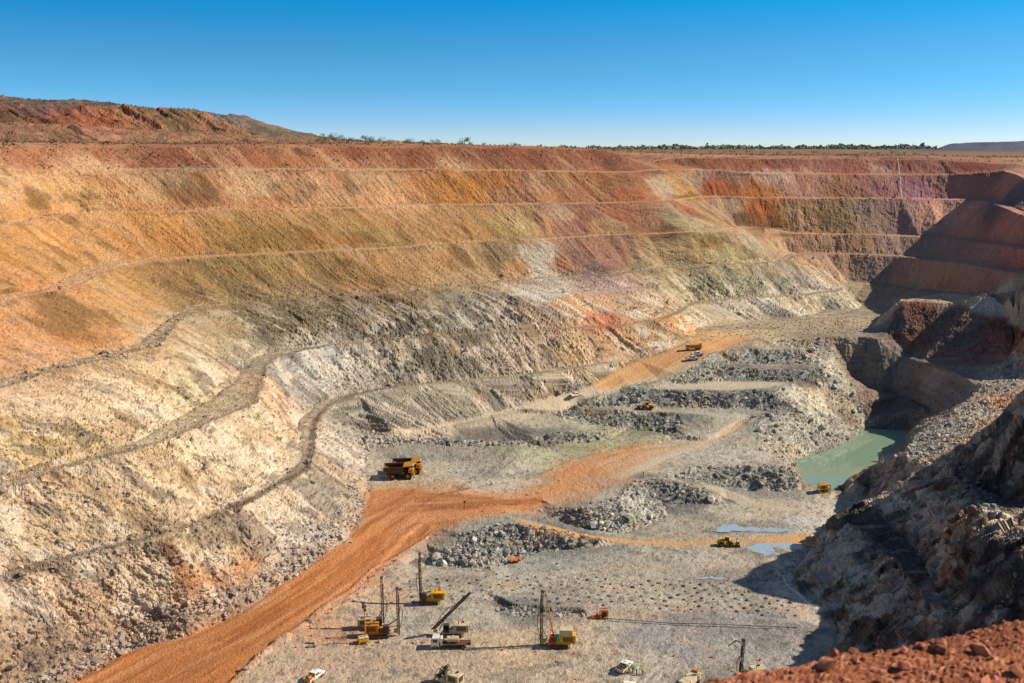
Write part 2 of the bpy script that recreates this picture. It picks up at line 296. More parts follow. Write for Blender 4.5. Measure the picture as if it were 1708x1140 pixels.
def raster(gw, gy, out):
    for t in CT_:
        for k in range(1, len(t)-1):
            a, b, c = t[0], t[k], t[k+1]
            P = CP_[[a, b, c]]; zc = CZ_[[a, b, c]]
            if P[:, 1].max() < gy[0]: continue
            y0, y1 = P[:, 1].min(), P[:, 1].max()
            Pc = np.maximum(P[:, 1], 1.0)
            w = P[:, 0] / Pc
            if P[:, 1].min() < 1: w0, w1 = -9, 9
            else: w0, w1 = w.min(), w.max()
            i0, i1 = np.searchsorted(gw, w0 - 1e-9), np.searchsorted(gw, w1 + 1e-9)
            j0, j1 = np.searchsorted(gy, y0 - 1e-9), np.searchsorted(gy, y1 + 1e-9)
            if i1 <= i0 or j1 <= j0: continue
            Yg = gy[None, j0:j1]; Xg = gw[i0:i1, None] * Yg
            d = (P[1, 1]-P[2, 1])*(P[0, 0]-P[2, 0]) + (P[2, 0]-P[1, 0])*(P[0, 1]-P[2, 1])
            if abs(d) < 1e-9: continue
            l0 = ((P[1, 1]-P[2, 1])*(Xg-P[2, 0]) + (P[2, 0]-P[1, 0])*(Yg-P[2, 1])) / d
            l1 = ((P[2, 1]-P[0, 1])*(Xg-P[2, 0]) + (P[0, 0]-P[2, 0])*(Yg-P[2, 1])) / d
            l2 = 1 - l0 - l1
            m = (l0 >= -1e-6) & (l1 >= -1e-6) & (l2 >= -1e-6)
            zz = l0*zc[0] + l1*zc[1] + l2*zc[2]
            sub = out[i0:i1, j0:j1]; sub[m] = np.broadcast_to(zz, m.shape)[m]
raster(GW, GY, Z0)
Z0[np.isnan(Z0)] = CAMZ - 8
def box(a, n):
    p = np.pad(a, ((n, n), (n, n)), mode='edge'); c = np.cumsum(np.pad(p, ((1, 0), (0, 0))), 0); p = (c[2*n+1:] - c[:-2*n-1])/(2*n+1)
    c = np.cumsum(np.pad(p, ((0, 0), (1, 0))), 1); return (c[:, 2*n+1:] - c[:, :-2*n-1])/(2*n+1)
_s = np.hypot(np.gradient(Z0, GW, axis=0)/GY[None, :], np.gradient(Z0, GY, axis=1) - GW[:, None]*np.gradient(Z0, GW, axis=0)/GY[None, :])
_m = np.clip((box((_s > .30).astype(float), 7))*3, 0, 1)
Z0 = Z0*_m + box(box(Z0, 7), 7)*(1-_m)            # traffic and dust round off the floors
GYF = np.concatenate([[Y_FAR], Y_FAR * (9000/Y_FAR) ** (np.arange(1, 141)/140.0)])
ZF = np.full((NW, len(GYF)), np.nan); raster(GW, GYF, ZF)
for A_ in (Z0, ZF):
    if np.isnan(A_).any(): A_[np.isnan(A_)] = CAMZ - 8
def ground_z(x, y):
    w = x / y; fi = (w + WMAX) / (2*WMAX) * (NW-1); i = int(min(max(fi, 0), NW-2)); fi -= i
    fj = (y - Y_NEAR) / 0.5; j = int(min(max(fj, 0), len(GY)-2)); fj -= j
    return float((Z0[i, j]*(1-fj) + Z0[i, j+1]*fj)*(1-fi) + (Z0[i+1, j]*(1-fj) + Z0[i+1, j+1]*fj)*fi)
def hit(u, v):                                # first ground point met by the sight line through pixel (u, v)
    w = ray_w(u, v); i = int(round((w + WMAX) / (2*WMAX) * (NW-1))); i = min(max(i, 0), NW-1)
    f = (CAMZ - qv(v)*GY) - Z0[i]
    k = np.argmax(f <= 0)
    if f[k] > 0: k = len(GY) - 1
    y = GY[k]
    if k > 0 and f[k-1] > 0: y = GY[k-1] + 0.5*f[k-1]/(f[k-1]-f[k])
    return (w*y, float(y), float(np.interp(y, GY, Z0[i])))
print('CDT', len(CP_), len(CT_), 'crossings', nbad)
# ------------------------------------------------------------------ noise on arrays
def _h(ix, iy, iz, seed):
    h = (ix.astype(np.uint32)*np.uint32(374761393)) ^ (iy.astype(np.uint32)*np.uint32(668265263)) ^ (iz.astype(np.uint32)*np.uint32(2147483647 & 0x6C8E9CF5)) ^ np.uint32((seed*2654435761) & 0xFFFFFFFF)
    h = (h ^ (h >> np.uint32(13))) * np.uint32(1274126177); h ^= h >> np.uint32(16)
    h = h * np.uint32(2246822519); h ^= h >> np.uint32(15)
    return (h & np.uint32(0xFFFFFF)).astype(np.float32) / np.float32(0xFFFFFF)
def vn3(x, y, z, seed=0):
    x = x.astype(np.float32); y = y.astype(np.float32); z = z.astype(np.float32)
    ix, iy, iz = np.floor(x), np.floor(y), np.floor(z); fx, fy, fz = x-ix, y-iy, z-iz
    ix, iy, iz = ix.astype(np.int32), iy.astype(np.int32), iz.astype(np.int32)
    fx = fx*fx*(3-2*fx); fy = fy*fy*(3-2*fy); fz = fz*fz*(3-2*fz); r = 0
    for dx in (0, 1):
        for dy in (0, 1):
            for dz in (0, 1):
                w = (fx if dx else 1-fx)*(fy if dy else 1-fy)*(fz if dz else 1-fz)
                r = r + w*_h(ix+dx, iy+dy, iz+dz, seed)
    return r*2 - 1
def vn2(x, y, seed=0):
    x = x.astype(np.float32); y = y.astype(np.float32)
    ix, iy = np.floor(x), np.floor(y); fx, fy = x-ix, y-iy
    ix, iy = ix.astype(np.int32), iy.astype(np.int32); iz = np.zeros_like(ix)
    fx = fx*fx*(3-2*fx); fy = fy*fy*(3-2*fy)
    return ((1-fx)*(1-fy)*_h(ix, iy, iz, seed) + fx*(1-fy)*_h(ix+1, iy, iz, seed) + (1-fx)*fy*_h(ix, iy+1, iz, seed) + fx*fy*_h(ix+1, iy+1, iz, seed))*2 - 1
def fb2(x, y, seed, n=3, g=.5):
    r = 0; a = 1; t = 0
    for k in range(n):
        r = r + a*vn2(x + 17*k, y - 9*k, seed+k); t += a; a *= g
        x, y = 2.03*(.8*x - .6*y), 2.03*(.6*x + .8*y)
    return r/t
def fb3(x, y, z, seed, n=3, g=.5):
    r = 0; a = 1; t = 0
    for k in range(n):
        r = r + a*vn3(x*2**k + 7*k, y*2**k, z*2**k, seed+k); t += a; a *= g
    return r/t
def blocks(x, y, seed):                      # tilted facets on a jittered cell grid, plus a random value per block
    x = x.astype(np.float32); y = y.astype(np.float32)
    ix, iy = np.floor(x).astype(np.int32), np.floor(y).astype(np.int32); zi = np.zeros_like(ix)
    best = np.full(x.shape, 9, np.float32); hgt = np.zeros(x.shape, np.float32); idv = np.zeros(x.shape, np.float32)
    for dx in (-1, 0, 1):
        for dy in (-1, 0, 1):
            cx, cy = ix+dx, iy+dy
            ox = x - cx - _h(cx, cy, zi, seed); oy = y - cy - _h(cx, cy, zi, seed+1)
            d = ox*ox + oy*oy; m = d < best
            r = _h(cx, cy, zi, seed+2); tx = _h(cx, cy, zi, seed+3)-.5; ty = _h(cx, cy, zi, seed+4)-.5
            best = np.where(m, d, best); hgt = np.where(m, r - .5 + 1.1*(ox*tx + oy*ty), hgt); idv = np.where(m, r, idv)
    return hgt, idv
def sstep(a, b, x):
    t = np.clip((x-a)/(b-a), 0, 1); return t*t*(3-2*t)
def lin(c):
    c = np.array(c, np.float32)/255.0
    return np.where(c <= .04045, c/12.92, ((c+.055)/1.055)**2.4)
# ------------------------------------------------------------------ sampled surface: rows follow the slope
NR = 900
dY = np.diff(GY)[None, :]; dZ = np.diff(Z0, axis=1)
met = np.sqrt((.45*dY)**2 + dZ**2) / (.5*(GY[1:]+GY[:-1]))[None, :]
cum = np.concatenate([np.zeros((NW, 1)), np.cumsum(met, 1)], 1)
YS = np.empty((NW, NR))
for i in range(NW): YS[i] = np.interp(np.linspace(0, cum[i, -1], NR), cum[i], GY)
pad = np.pad(YS, ((4, 4), (0, 0)), mode='edge'); YS = sum(pad[k:k+NW] for k in range(9))/9
gw_ = np.gradient(Z0, GW, axis=0); gY_ = np.gradient(Z0, GY, axis=1)
GX_ = gw_/GY[None, :]; GYY_ = gY_ - GW[:, None]*GX_
SLR = np.hypot(np.clip(GX_, -4, 4), np.clip(GYY_, -4, 4)); SLR = box(SLR, 1)
GX_ = box(np.clip(GX_, -4, 4), 2); GYY_ = box(np.clip(GYY_, -4, 4), 2)
SLS = np.empty_like(YS); ZS = np.empty_like(YS); GXS = np.empty_like(YS); GYS = np.empty_like(YS)
for i in range(NW):
    SLS[i] = np.interp(YS[i], GY, SLR[i]); ZS[i] = np.interp(YS[i], GY, Z0[i]); GXS[i] = np.interp(YS[i], GY, GX_[i]); GYS[i] = np.interp(YS[i], GY, GYY_[i])
XS = GW[:, None]*YS
X, Y, Z = XS.ravel().astype(np.float32), YS.ravel().astype(np.float32), ZS.ravel().astype(np.float32)
gx, gy = GXS.ravel().astype(np.float32), GYS.ravel().astype(np.float32)
SL = SLS.ravel().astype(np.float32); SLW = np.hypot(gx, gy)
NV = X.size
# distance along the wall, for streaks that run down the slope
def along(curves):                           # every lift takes its lines from the bench edge at its top
    best = np.full(NV, 1e12, np.float32); s = np.zeros(NV, np.float32); off = 0.0
    for c, kz in curves:
        c = np.array(c); zc = c[:, 2]; c = c[:, :2].copy()
        for _ in range(5): c[1:-1] = (c[:-2] + 2*c[1:-1] + c[2:])/4
        for a, b, z0, z1 in zip(c[:-1], c[1:], zc[:-1], zc[1:]):
            d = b-a; l2 = float((d*d).sum()); l = math.sqrt(l2)
            if l < 1e-6: continue
            t = np.clip(((X-a[0])*d[0] + (Y-a[1])*d[1])/l2, -.02, 1.02).astype(np.float32)
            e = (X-a[0]-t*d[0])**2 + (Y-a[1]-t*d[1])**2 + kz*(Z-(z0 + t*(z1-z0)) + 7.5)**2
            m = e < best; best = np.where(m, e, best); s = np.where(m, off + t*l, s); off += l
        off += 300
    return s, None
thin = lambda c: c[::3] + [c[-1]]
S, SD = along([(thin(c), 12.) for c in (R0, L1, L2, L3, L4, L5, L6)] + [(thin(M), 1.), (thin(SPL), 1.), (thin([place(p) for p in [(1517,746,-312),(1571,786,-276),(1616,818,-248),(1622,856,-222),(1697,879,-200),(1900,930,-168)]]), 1.),
               ([place(p) for p in [(0,172,-632),(210,178,-668),(430,206,-735),(560,233,-820)]], 1.)])
# ------------------------------------------------------------------ regions given by outlines
def outline(px): return np.array([hit(*p)[:2] for p in px])
def inside(poly, soft, wob=0.0, seed=5):
    P = outline(poly) if not isinstance(poly, np.ndarray) else poly
    mg = soft + wob + 1
    m = (X > P[:, 0].min()-mg) & (X < P[:, 0].max()+mg) & (Y > P[:, 1].min()-mg) & (Y < P[:, 1].max()+mg)
    r = np.zeros(NV, np.float32); x, y = X[m], Y[m]
    if not x.size: return r
    ins = np.zeros(x.shape, bool); d2 = np.full(x.shape, 1e9, np.float32)
    for a, b in zip(P, np.roll(P, -1, 0)):
        c = ((a[1] > y) != (b[1] > y)) & (x < (b[0]-a[0])*(y-a[1])/(b[1]-a[1]+1e-12) + a[0]); ins ^= c
        d = b-a; t = np.clip(((x-a[0])*d[0] + (y-a[1])*d[1])/((d*d).sum()+1e-9), 0, 1)
        d2 = np.minimum(d2, (x-a[0]-t*d[0])**2 + (y-a[1]-t*d[1])**2)
    sd_ = np.where(ins, np.sqrt(d2), -np.sqrt(d2))
    if wob: sd_ = sd_ + wob*fb2(x/6, y/6, seed, 3)
    r[m] = sstep(-soft, soft, sd_); return r
ROAD = [(100,1146),(221,1086),(316,1063),(427,1009),(474,971),(540,930),(580,902),(610,850),(620,819),(660,816),(720,820),(790,830),(850,836),(900,826),(905,840),(850,852),(790,862),(740,878),(706,901),(655,930),(617,950),(580,985),(540,1008),(505,1040),(434,1090),(375,1146)]
SWEEP = [(790,832),(850,830),(900,808),(935,780),(985,762),(1040,748),(1085,744),(1062,764),(1012,790),(965,815),(905,838),(840,850)]
UPRD = [(985,643),(1042,613),(1112,587),(1150,574),(1200,566),(1262,560),(1215,577),(1185,589),(1165,603),(1125,624),(1075,637),(1036,646),(1008,655)]
LOWRD = [(640,727),(690,716),(796,700),(841,685),(901,667),(989,642),(1034,649),(962,677),(934,685),(850,683),(770,706),(690,727)]
CROSS = [(850,864),(900,873),(950,885),(1000,894),(1060,901),(1130,904),(1250,899),(1370,890),(1372,894),(1260,907),(1130,911),(1050,908),(990,901),(940,893),(890,881)]
TRACK = [(1036,647),(1105,641),(1200,637),(1320,638),(1290,645),(1240,650),(1134,650),(1080,647)]
LOOP = [(1040,800),(1075,785),(1120,763),(1180,742),(1215,722),(1244,694),(1180,688),(1100,683),(1100,687),(1185,693),(1228,698),(1205,716),(1170,733),(1110,755),(1060,775),(1010,800)]
TRK2 = [(1080,797),(1150,803),(1200,812),(1260,836),(1330,850),(1320,856),(1250,842),(1190,820),(1140,807)]
m_road = inside(ROAD, 1.6, 2.2, 3); m_sweep = inside(SWEEP, 5, 3, 4); m_up = inside(UPRD, .8, .8, 6); m_low = inside(LOWRD, 1.5, 1.0, 7); m_cross = inside(CROSS, .8, .8, 8)
m_trk = np.maximum(inside(TRACK, 1, .8, 9), inside(TRK2, 1, .8, 9)); m_loop = inside(LOOP, 1.2, 1, 10)
RUB = [[(712,942),(716,932),(748,913),(788,885),(838,872),(880,876),(948,887),(995,907),(986,917),(921,918),(853,938),(820,951)],
       [(905,860),(938,848),(1035,828),(1052,808),(1073,796),(1098,800),(1152,806),(1200,828),(1212,842),(1160,840),(1116,836),(1118,862),(1080,878),(1044,893),(990,883)],
       [(1092,796),(1120,780),(1209,776),(1300,776),(1325,782),(1336,812),(1312,824),(1257,822),(1209,811),(1150,804)],
       [(1262,750),(1270,735),(1262,712),(1250,694),(1294,684),(1330,690),(1420,705),(1446,720),(1406,745),(1350,764),(1325,782)],
       [(1187,590),(1165,606),(1125,627),(1080,640),(1105,641),(1200,637),(1330,638),(1360,632),(1356,618),(1370,602),(1340,586),(1250,580)],
       [(962,684),(1000,661),(1035,649),(1134,652),(1291,653),(1296,686),(1152,681),(1026,679)],
       [(938,686),(1008,687),(1131,692),(1120,735),(1008,714),(950,704)],
       [(905,722),(1000,720),(1016,716),(1022,732),(950,740),(900,745)],
       [(604,730),(704,730),(794,734),(870,736),(905,748),(866,752),(794,750),(668,745),(604,743)],
       [(1262,578),(1294,566),(1380,562),(1399,600),(1430,664),(1455,700),(1440,715),(1400,680),(1372,625),(1345,582)],
       [(814,1027),(830,1014),(864,1009),(938,1014),(992,1024),(970,1034),(917,1039),(864,1038)],
       [(1512,748),(1540,716),(1580,690),(1622,661),(1661,615),(1692,580),(1708,590),(1708,650),(1640,718),(1572,760),(1640,820),(1700,860),(1660,862),(1622,840),(1600,806),(1544,775),(1517,766)],
       [(1188,975),(1240,962),(1330,940),(1345,905),(1372,880),(1360,905),(1322,965),(1250,975)],
       [(120,1146),(221,1082),(427,1006),(540,926),(600,880),(612,830),(585,800),(560,850),(500,905),(400,975),(300,1030),(200,1060),(60,1130)]]
m_rub = np.zeros(NV, np.float32)
for k, p in enumerate(RUB): m_rub = np.maximum(m_rub, inside(p, .8, .8, 20+k)*(.75 if k == len(RUB)-1 else 1)*(sstep(.10, .26, SL) if k < 11 and k != 3 else 1))
# ------------------------------------------------------------------ relief
roads = np.clip(m_road + m_up + m_low + m_cross + m_trk + m_loop, 0, 1)
wall = sstep(.20, .45, SL)
TALUS = [[(606,740),(588,720),(597,660),(655,650),(725,642),(796,637),(901,626),(1024,608),(1042,613),(989,641),(901,666),(841,684),(796,698),(690,714),(631,728)],
         [(840,497),(960,495),(1062,485),(1150,462),(1140,520),(1042,541),(936,547),(831,553),(700,558),(690,510)]]
for k, p in enumerate(TALUS): wall = np.maximum(wall, .9*inside(p, 1, .5, 60+k)*sstep(.09, .15, SL))
wall = wall*(1-.95*np.clip(m_road+m_up+m_low+m_trk, 0, 1))
SPOIL = [(1388,818),(1400,806),(1454,772),(1510,743),(1540,716),(1620,661),(1560,613),(1500,590),(1465,566),(1478,527),(1500,500),(1640,496),(1708,480),(1760,480),(1760,1150),(1440,1150),(1392,1060),(1345,996),(1317,976),(1358,906),(1404,858),(1452,831)]
RWALL = np.array([(150,596),(175,560),(190,520),(205,480),(210,430),(420,380),(420,700),(220,700)], float)
m_sp = inside(SPOIL, 2, 0, 77)*sstep(318, 345, Y); m_rw = inside(RWALL, 8, 0, 78); soft = np.maximum(m_sp, m_rw)
hole = inside([(1375,563),(1449,563),(1500,590),(1560,613),(1620,661),(1540,716),(1510,735),(1445,716),(1420,660),(1392,600)], 1.5, 0, 79); soft = np.maximum(soft, hole)
pit = (Y < 640)
low = sstep(62, 40, Z)                        # blasted hard rock low in the pit, soft clay high up
T = Z*1.25
S = S + (.50-.22*low)*T*sstep(120, 40, X)*(1-soft)
flat = 1-wall
D = wall*(1.4*fb3(X/18, Y/18, Z/18, 31, 3))
g1 = 1-np.abs(fb2(S/5.0 + .6*fb2(S/9, T/9, 3, 2), T/26, 33, 2)); g2 = 1-np.abs(fb2(S/1.7, T/11, 36, 2))
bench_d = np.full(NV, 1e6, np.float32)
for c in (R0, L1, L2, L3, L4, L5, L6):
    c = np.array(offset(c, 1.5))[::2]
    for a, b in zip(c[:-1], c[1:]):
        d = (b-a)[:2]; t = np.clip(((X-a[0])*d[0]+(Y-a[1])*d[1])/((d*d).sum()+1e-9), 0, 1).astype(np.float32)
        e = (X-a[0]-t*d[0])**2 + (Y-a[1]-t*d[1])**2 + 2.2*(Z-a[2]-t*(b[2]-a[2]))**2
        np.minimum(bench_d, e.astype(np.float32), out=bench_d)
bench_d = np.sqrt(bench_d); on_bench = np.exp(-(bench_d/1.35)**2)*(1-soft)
hard = (1-m_rub)*(1-.6*soft)*(1-.35*on_bench)
D += wall*hard*((g1-.72)*(.5+.5*low) + (g2-.72)*.45)
b1, i1 = blocks(S/2.4 + .4*vn2(S/3, T/3, 8), T/3.6, 41); b2, i2 = blocks(S/.95, T/1.3, 47); b3, i3 = blocks(S/.5, T/.62, 49)
bm = sstep(-.35, .35, fb2(S/17, T/12, 50, 2))          # some stretches are blockier than others
D += wall*hard*(low*((.25+.75*bm)*(.6*b1 + .5*b2) + .32*b3) + (1-low)*(.18*b1 + .2*b2 + .16*b3))
def worley(x, y, z, seed):                   # facet height and block value on a 3-D jittered grid
    x, y, z = [q.astype(np.float32) for q in (x, y, z)]
    ix, iy, iz = [np.floor(q).astype(np.int32) for q in (x, y, z)]
    best = np.full(x.shape, 9, np.float32); hg = np.zeros(x.shape, np.float32); idv = np.zeros(x.shape, np.float32)
    for dx in (-1, 0, 1):
        for dy in (-1, 0, 1):
            for dz in (-1, 0, 1):
                cx, cy, cz = ix+dx, iy+dy, iz+dz
                ox = x-cx-_h(cx, cy, cz, seed); oy = y-cy-_h(cx, cy, cz, seed+1); oz = z-cz-_h(cx, cy, cz, seed+2)
                d = ox*ox+oy*oy+oz*oz; m = d < best; r = _h(cx, cy, cz, seed+3)
                tx = _h(cx, cy, cz, seed+4)-.5; ty = _h(cx, cy, cz, seed+5)-.5; tz = _h(cx, cy, cz, seed+6)-.5
                best = np.where(m, d, best); idv = np.where(m, r, idv); hg = np.where(m, r-.5 + 1.2*(ox*tx+oy*ty+oz*tz), hg)
    return hg, idv
rm = m_rub > .02
r1 = np.zeros(NV, np.float32); j1 = np.full(NV, .5, np.float32); r2 = r1.copy(); j2 = j1.copy()
r1[rm], j1[rm] = worley(X[rm]/1.1, Y[rm]/1.1, Z[rm]/1.1, 53); r2[rm], j2[rm] = worley(X[rm]/.5, Y[rm]/.5, Z[rm]/.5, 63)
f1, k1 = blocks(X/1.3, Y/1.3, 53); f2, k2 = blocks(X/.55, Y/.55, 57)
facing = np.clip(-gy/np.maximum(SLW, .05), 0, 1)*sstep(.5, 1.1, SLW)
sf = (soft*wall > .05) & (m_rub < .5); w1 = np.zeros(NV, np.float32); w2 = w1.copy(); q1_ = np.full(NV, .5, np.float32)
w1[sf], q1_[sf] = worley(X[sf]/3.0, Y[sf]/3.0, Z[sf]/4.0, 73); w2[sf], _q = worley(X[sf]/1.0, Y[sf]/1.0, Z[sf]/1.3, 83)
D += wall*soft*(1-m_rub)*(.55*w1 + .35*w2)*np.where(m_rw > .5, .6, 1)
D += wall*inside(SPOIL, 2, 0, 77)*(1-sstep(318, 345, Y))*(1-m_rub)*(1.1*b1 + 1.0*fb3(X/5, Y/5, Z/7, 74, 3) + 1.2*(1-np.abs(fb3(X/7, Y/7, Z/12, 75, 2))-.75))
coarse = .35 + .95*sstep(-.2, .35, fb3(X/7, Y/7, Z/7, 79, 3))
D += m_rub*((.42*r1*coarse + .24*r2*np.minimum(coarse, 1))*(1-.72*facing) + .35*fb3(X/5, Y/5, Z/5, 61, 2))
D += flat*(Z > 16)*(Z < 100)*(X < 0)*(.35*np.maximum(f1-.1, 0) + .22*fb2(X/2.2, Y/2.2, 68, 3))
D += flat*(1-m_rub)*(1-.6*roads)*(.22*fb2(X/5, Y/5, 63, 3) + .10*fb2(X/.9, Y/.9, 66, 2) + .25*np.maximum(f1-.3, 0) + .06*f2)
# ruts along the main road
rd = np.array([hit(*p)[:2] for p in [(240,1141),(330,1090),(420,1046),(520,985),(600,930),(640,885),(690,850),(780,845),(860,842),(930,828),(985,795),(1060,765)]])
best = np.full(NV, 1e9, np.float32); rs = np.zeros(NV, np.float32); rc = np.zeros(NV, np.float32); off = 0
for a, b in zip(rd[:-1], rd[1:]):
    d = b-a; l = np.hypot(*d); t = np.clip(((X-a[0])*d[0] + (Y-a[1])*d[1])/l**2, 0, 1)
    e = np.hypot(X-a[0]-t*d[0], Y-a[1]-t*d[1]); m = e < best
    best = np.where(m, e, best); rs = np.where(m, off+t*l, rs); rc = np.where(m, ((X-a[0])*d[1]-(Y-a[1])*d[0])/l, rc); off += l
rut = fb2(rc/1.8 + .8*vn2(rs/30, rc*0, 70), rs/60, 71, 2)
D += np.maximum(m_road, m_sweep*.6)*.06*rut
dmp = (Z > CAMZ+4) & (Y > 480) & (X < 0)
D += np.where(dmp, 1.6*fb2(S/7, T/40, 35, 3)*wall + 1.3*fb3(X/9, Y/9, Z/9, 36, 3), 0)
lake = inside([(1446,718),(1510,718.5),(1514,730),(1508,742),(1485,764),(1456,774),(1438,785),(1417,798),(1392,815),(1365,812),(1348,805),(1339,797),(1332,781),(1328,771),(1348,762),(1375,756),(1406,743),(1424,731)], 1.0, 0, 39)
D = D*(1-.8*lake) - .9*lake
D += np.where(dmp, 2.2*(1-np.abs(fb2(S/6, T/60, 48, 2))-.7)*wall, 0)
fade = np.clip(1-(Y-640)/200, .6, 1)*np.where(dmp, 2.0, 1)
n_ = 1/np.sqrt(1+SLW**2)
XD, YD, ZD = X - gx*n_*D*fade, Y - gy*n_*D*fade, Z + n_*D*fade
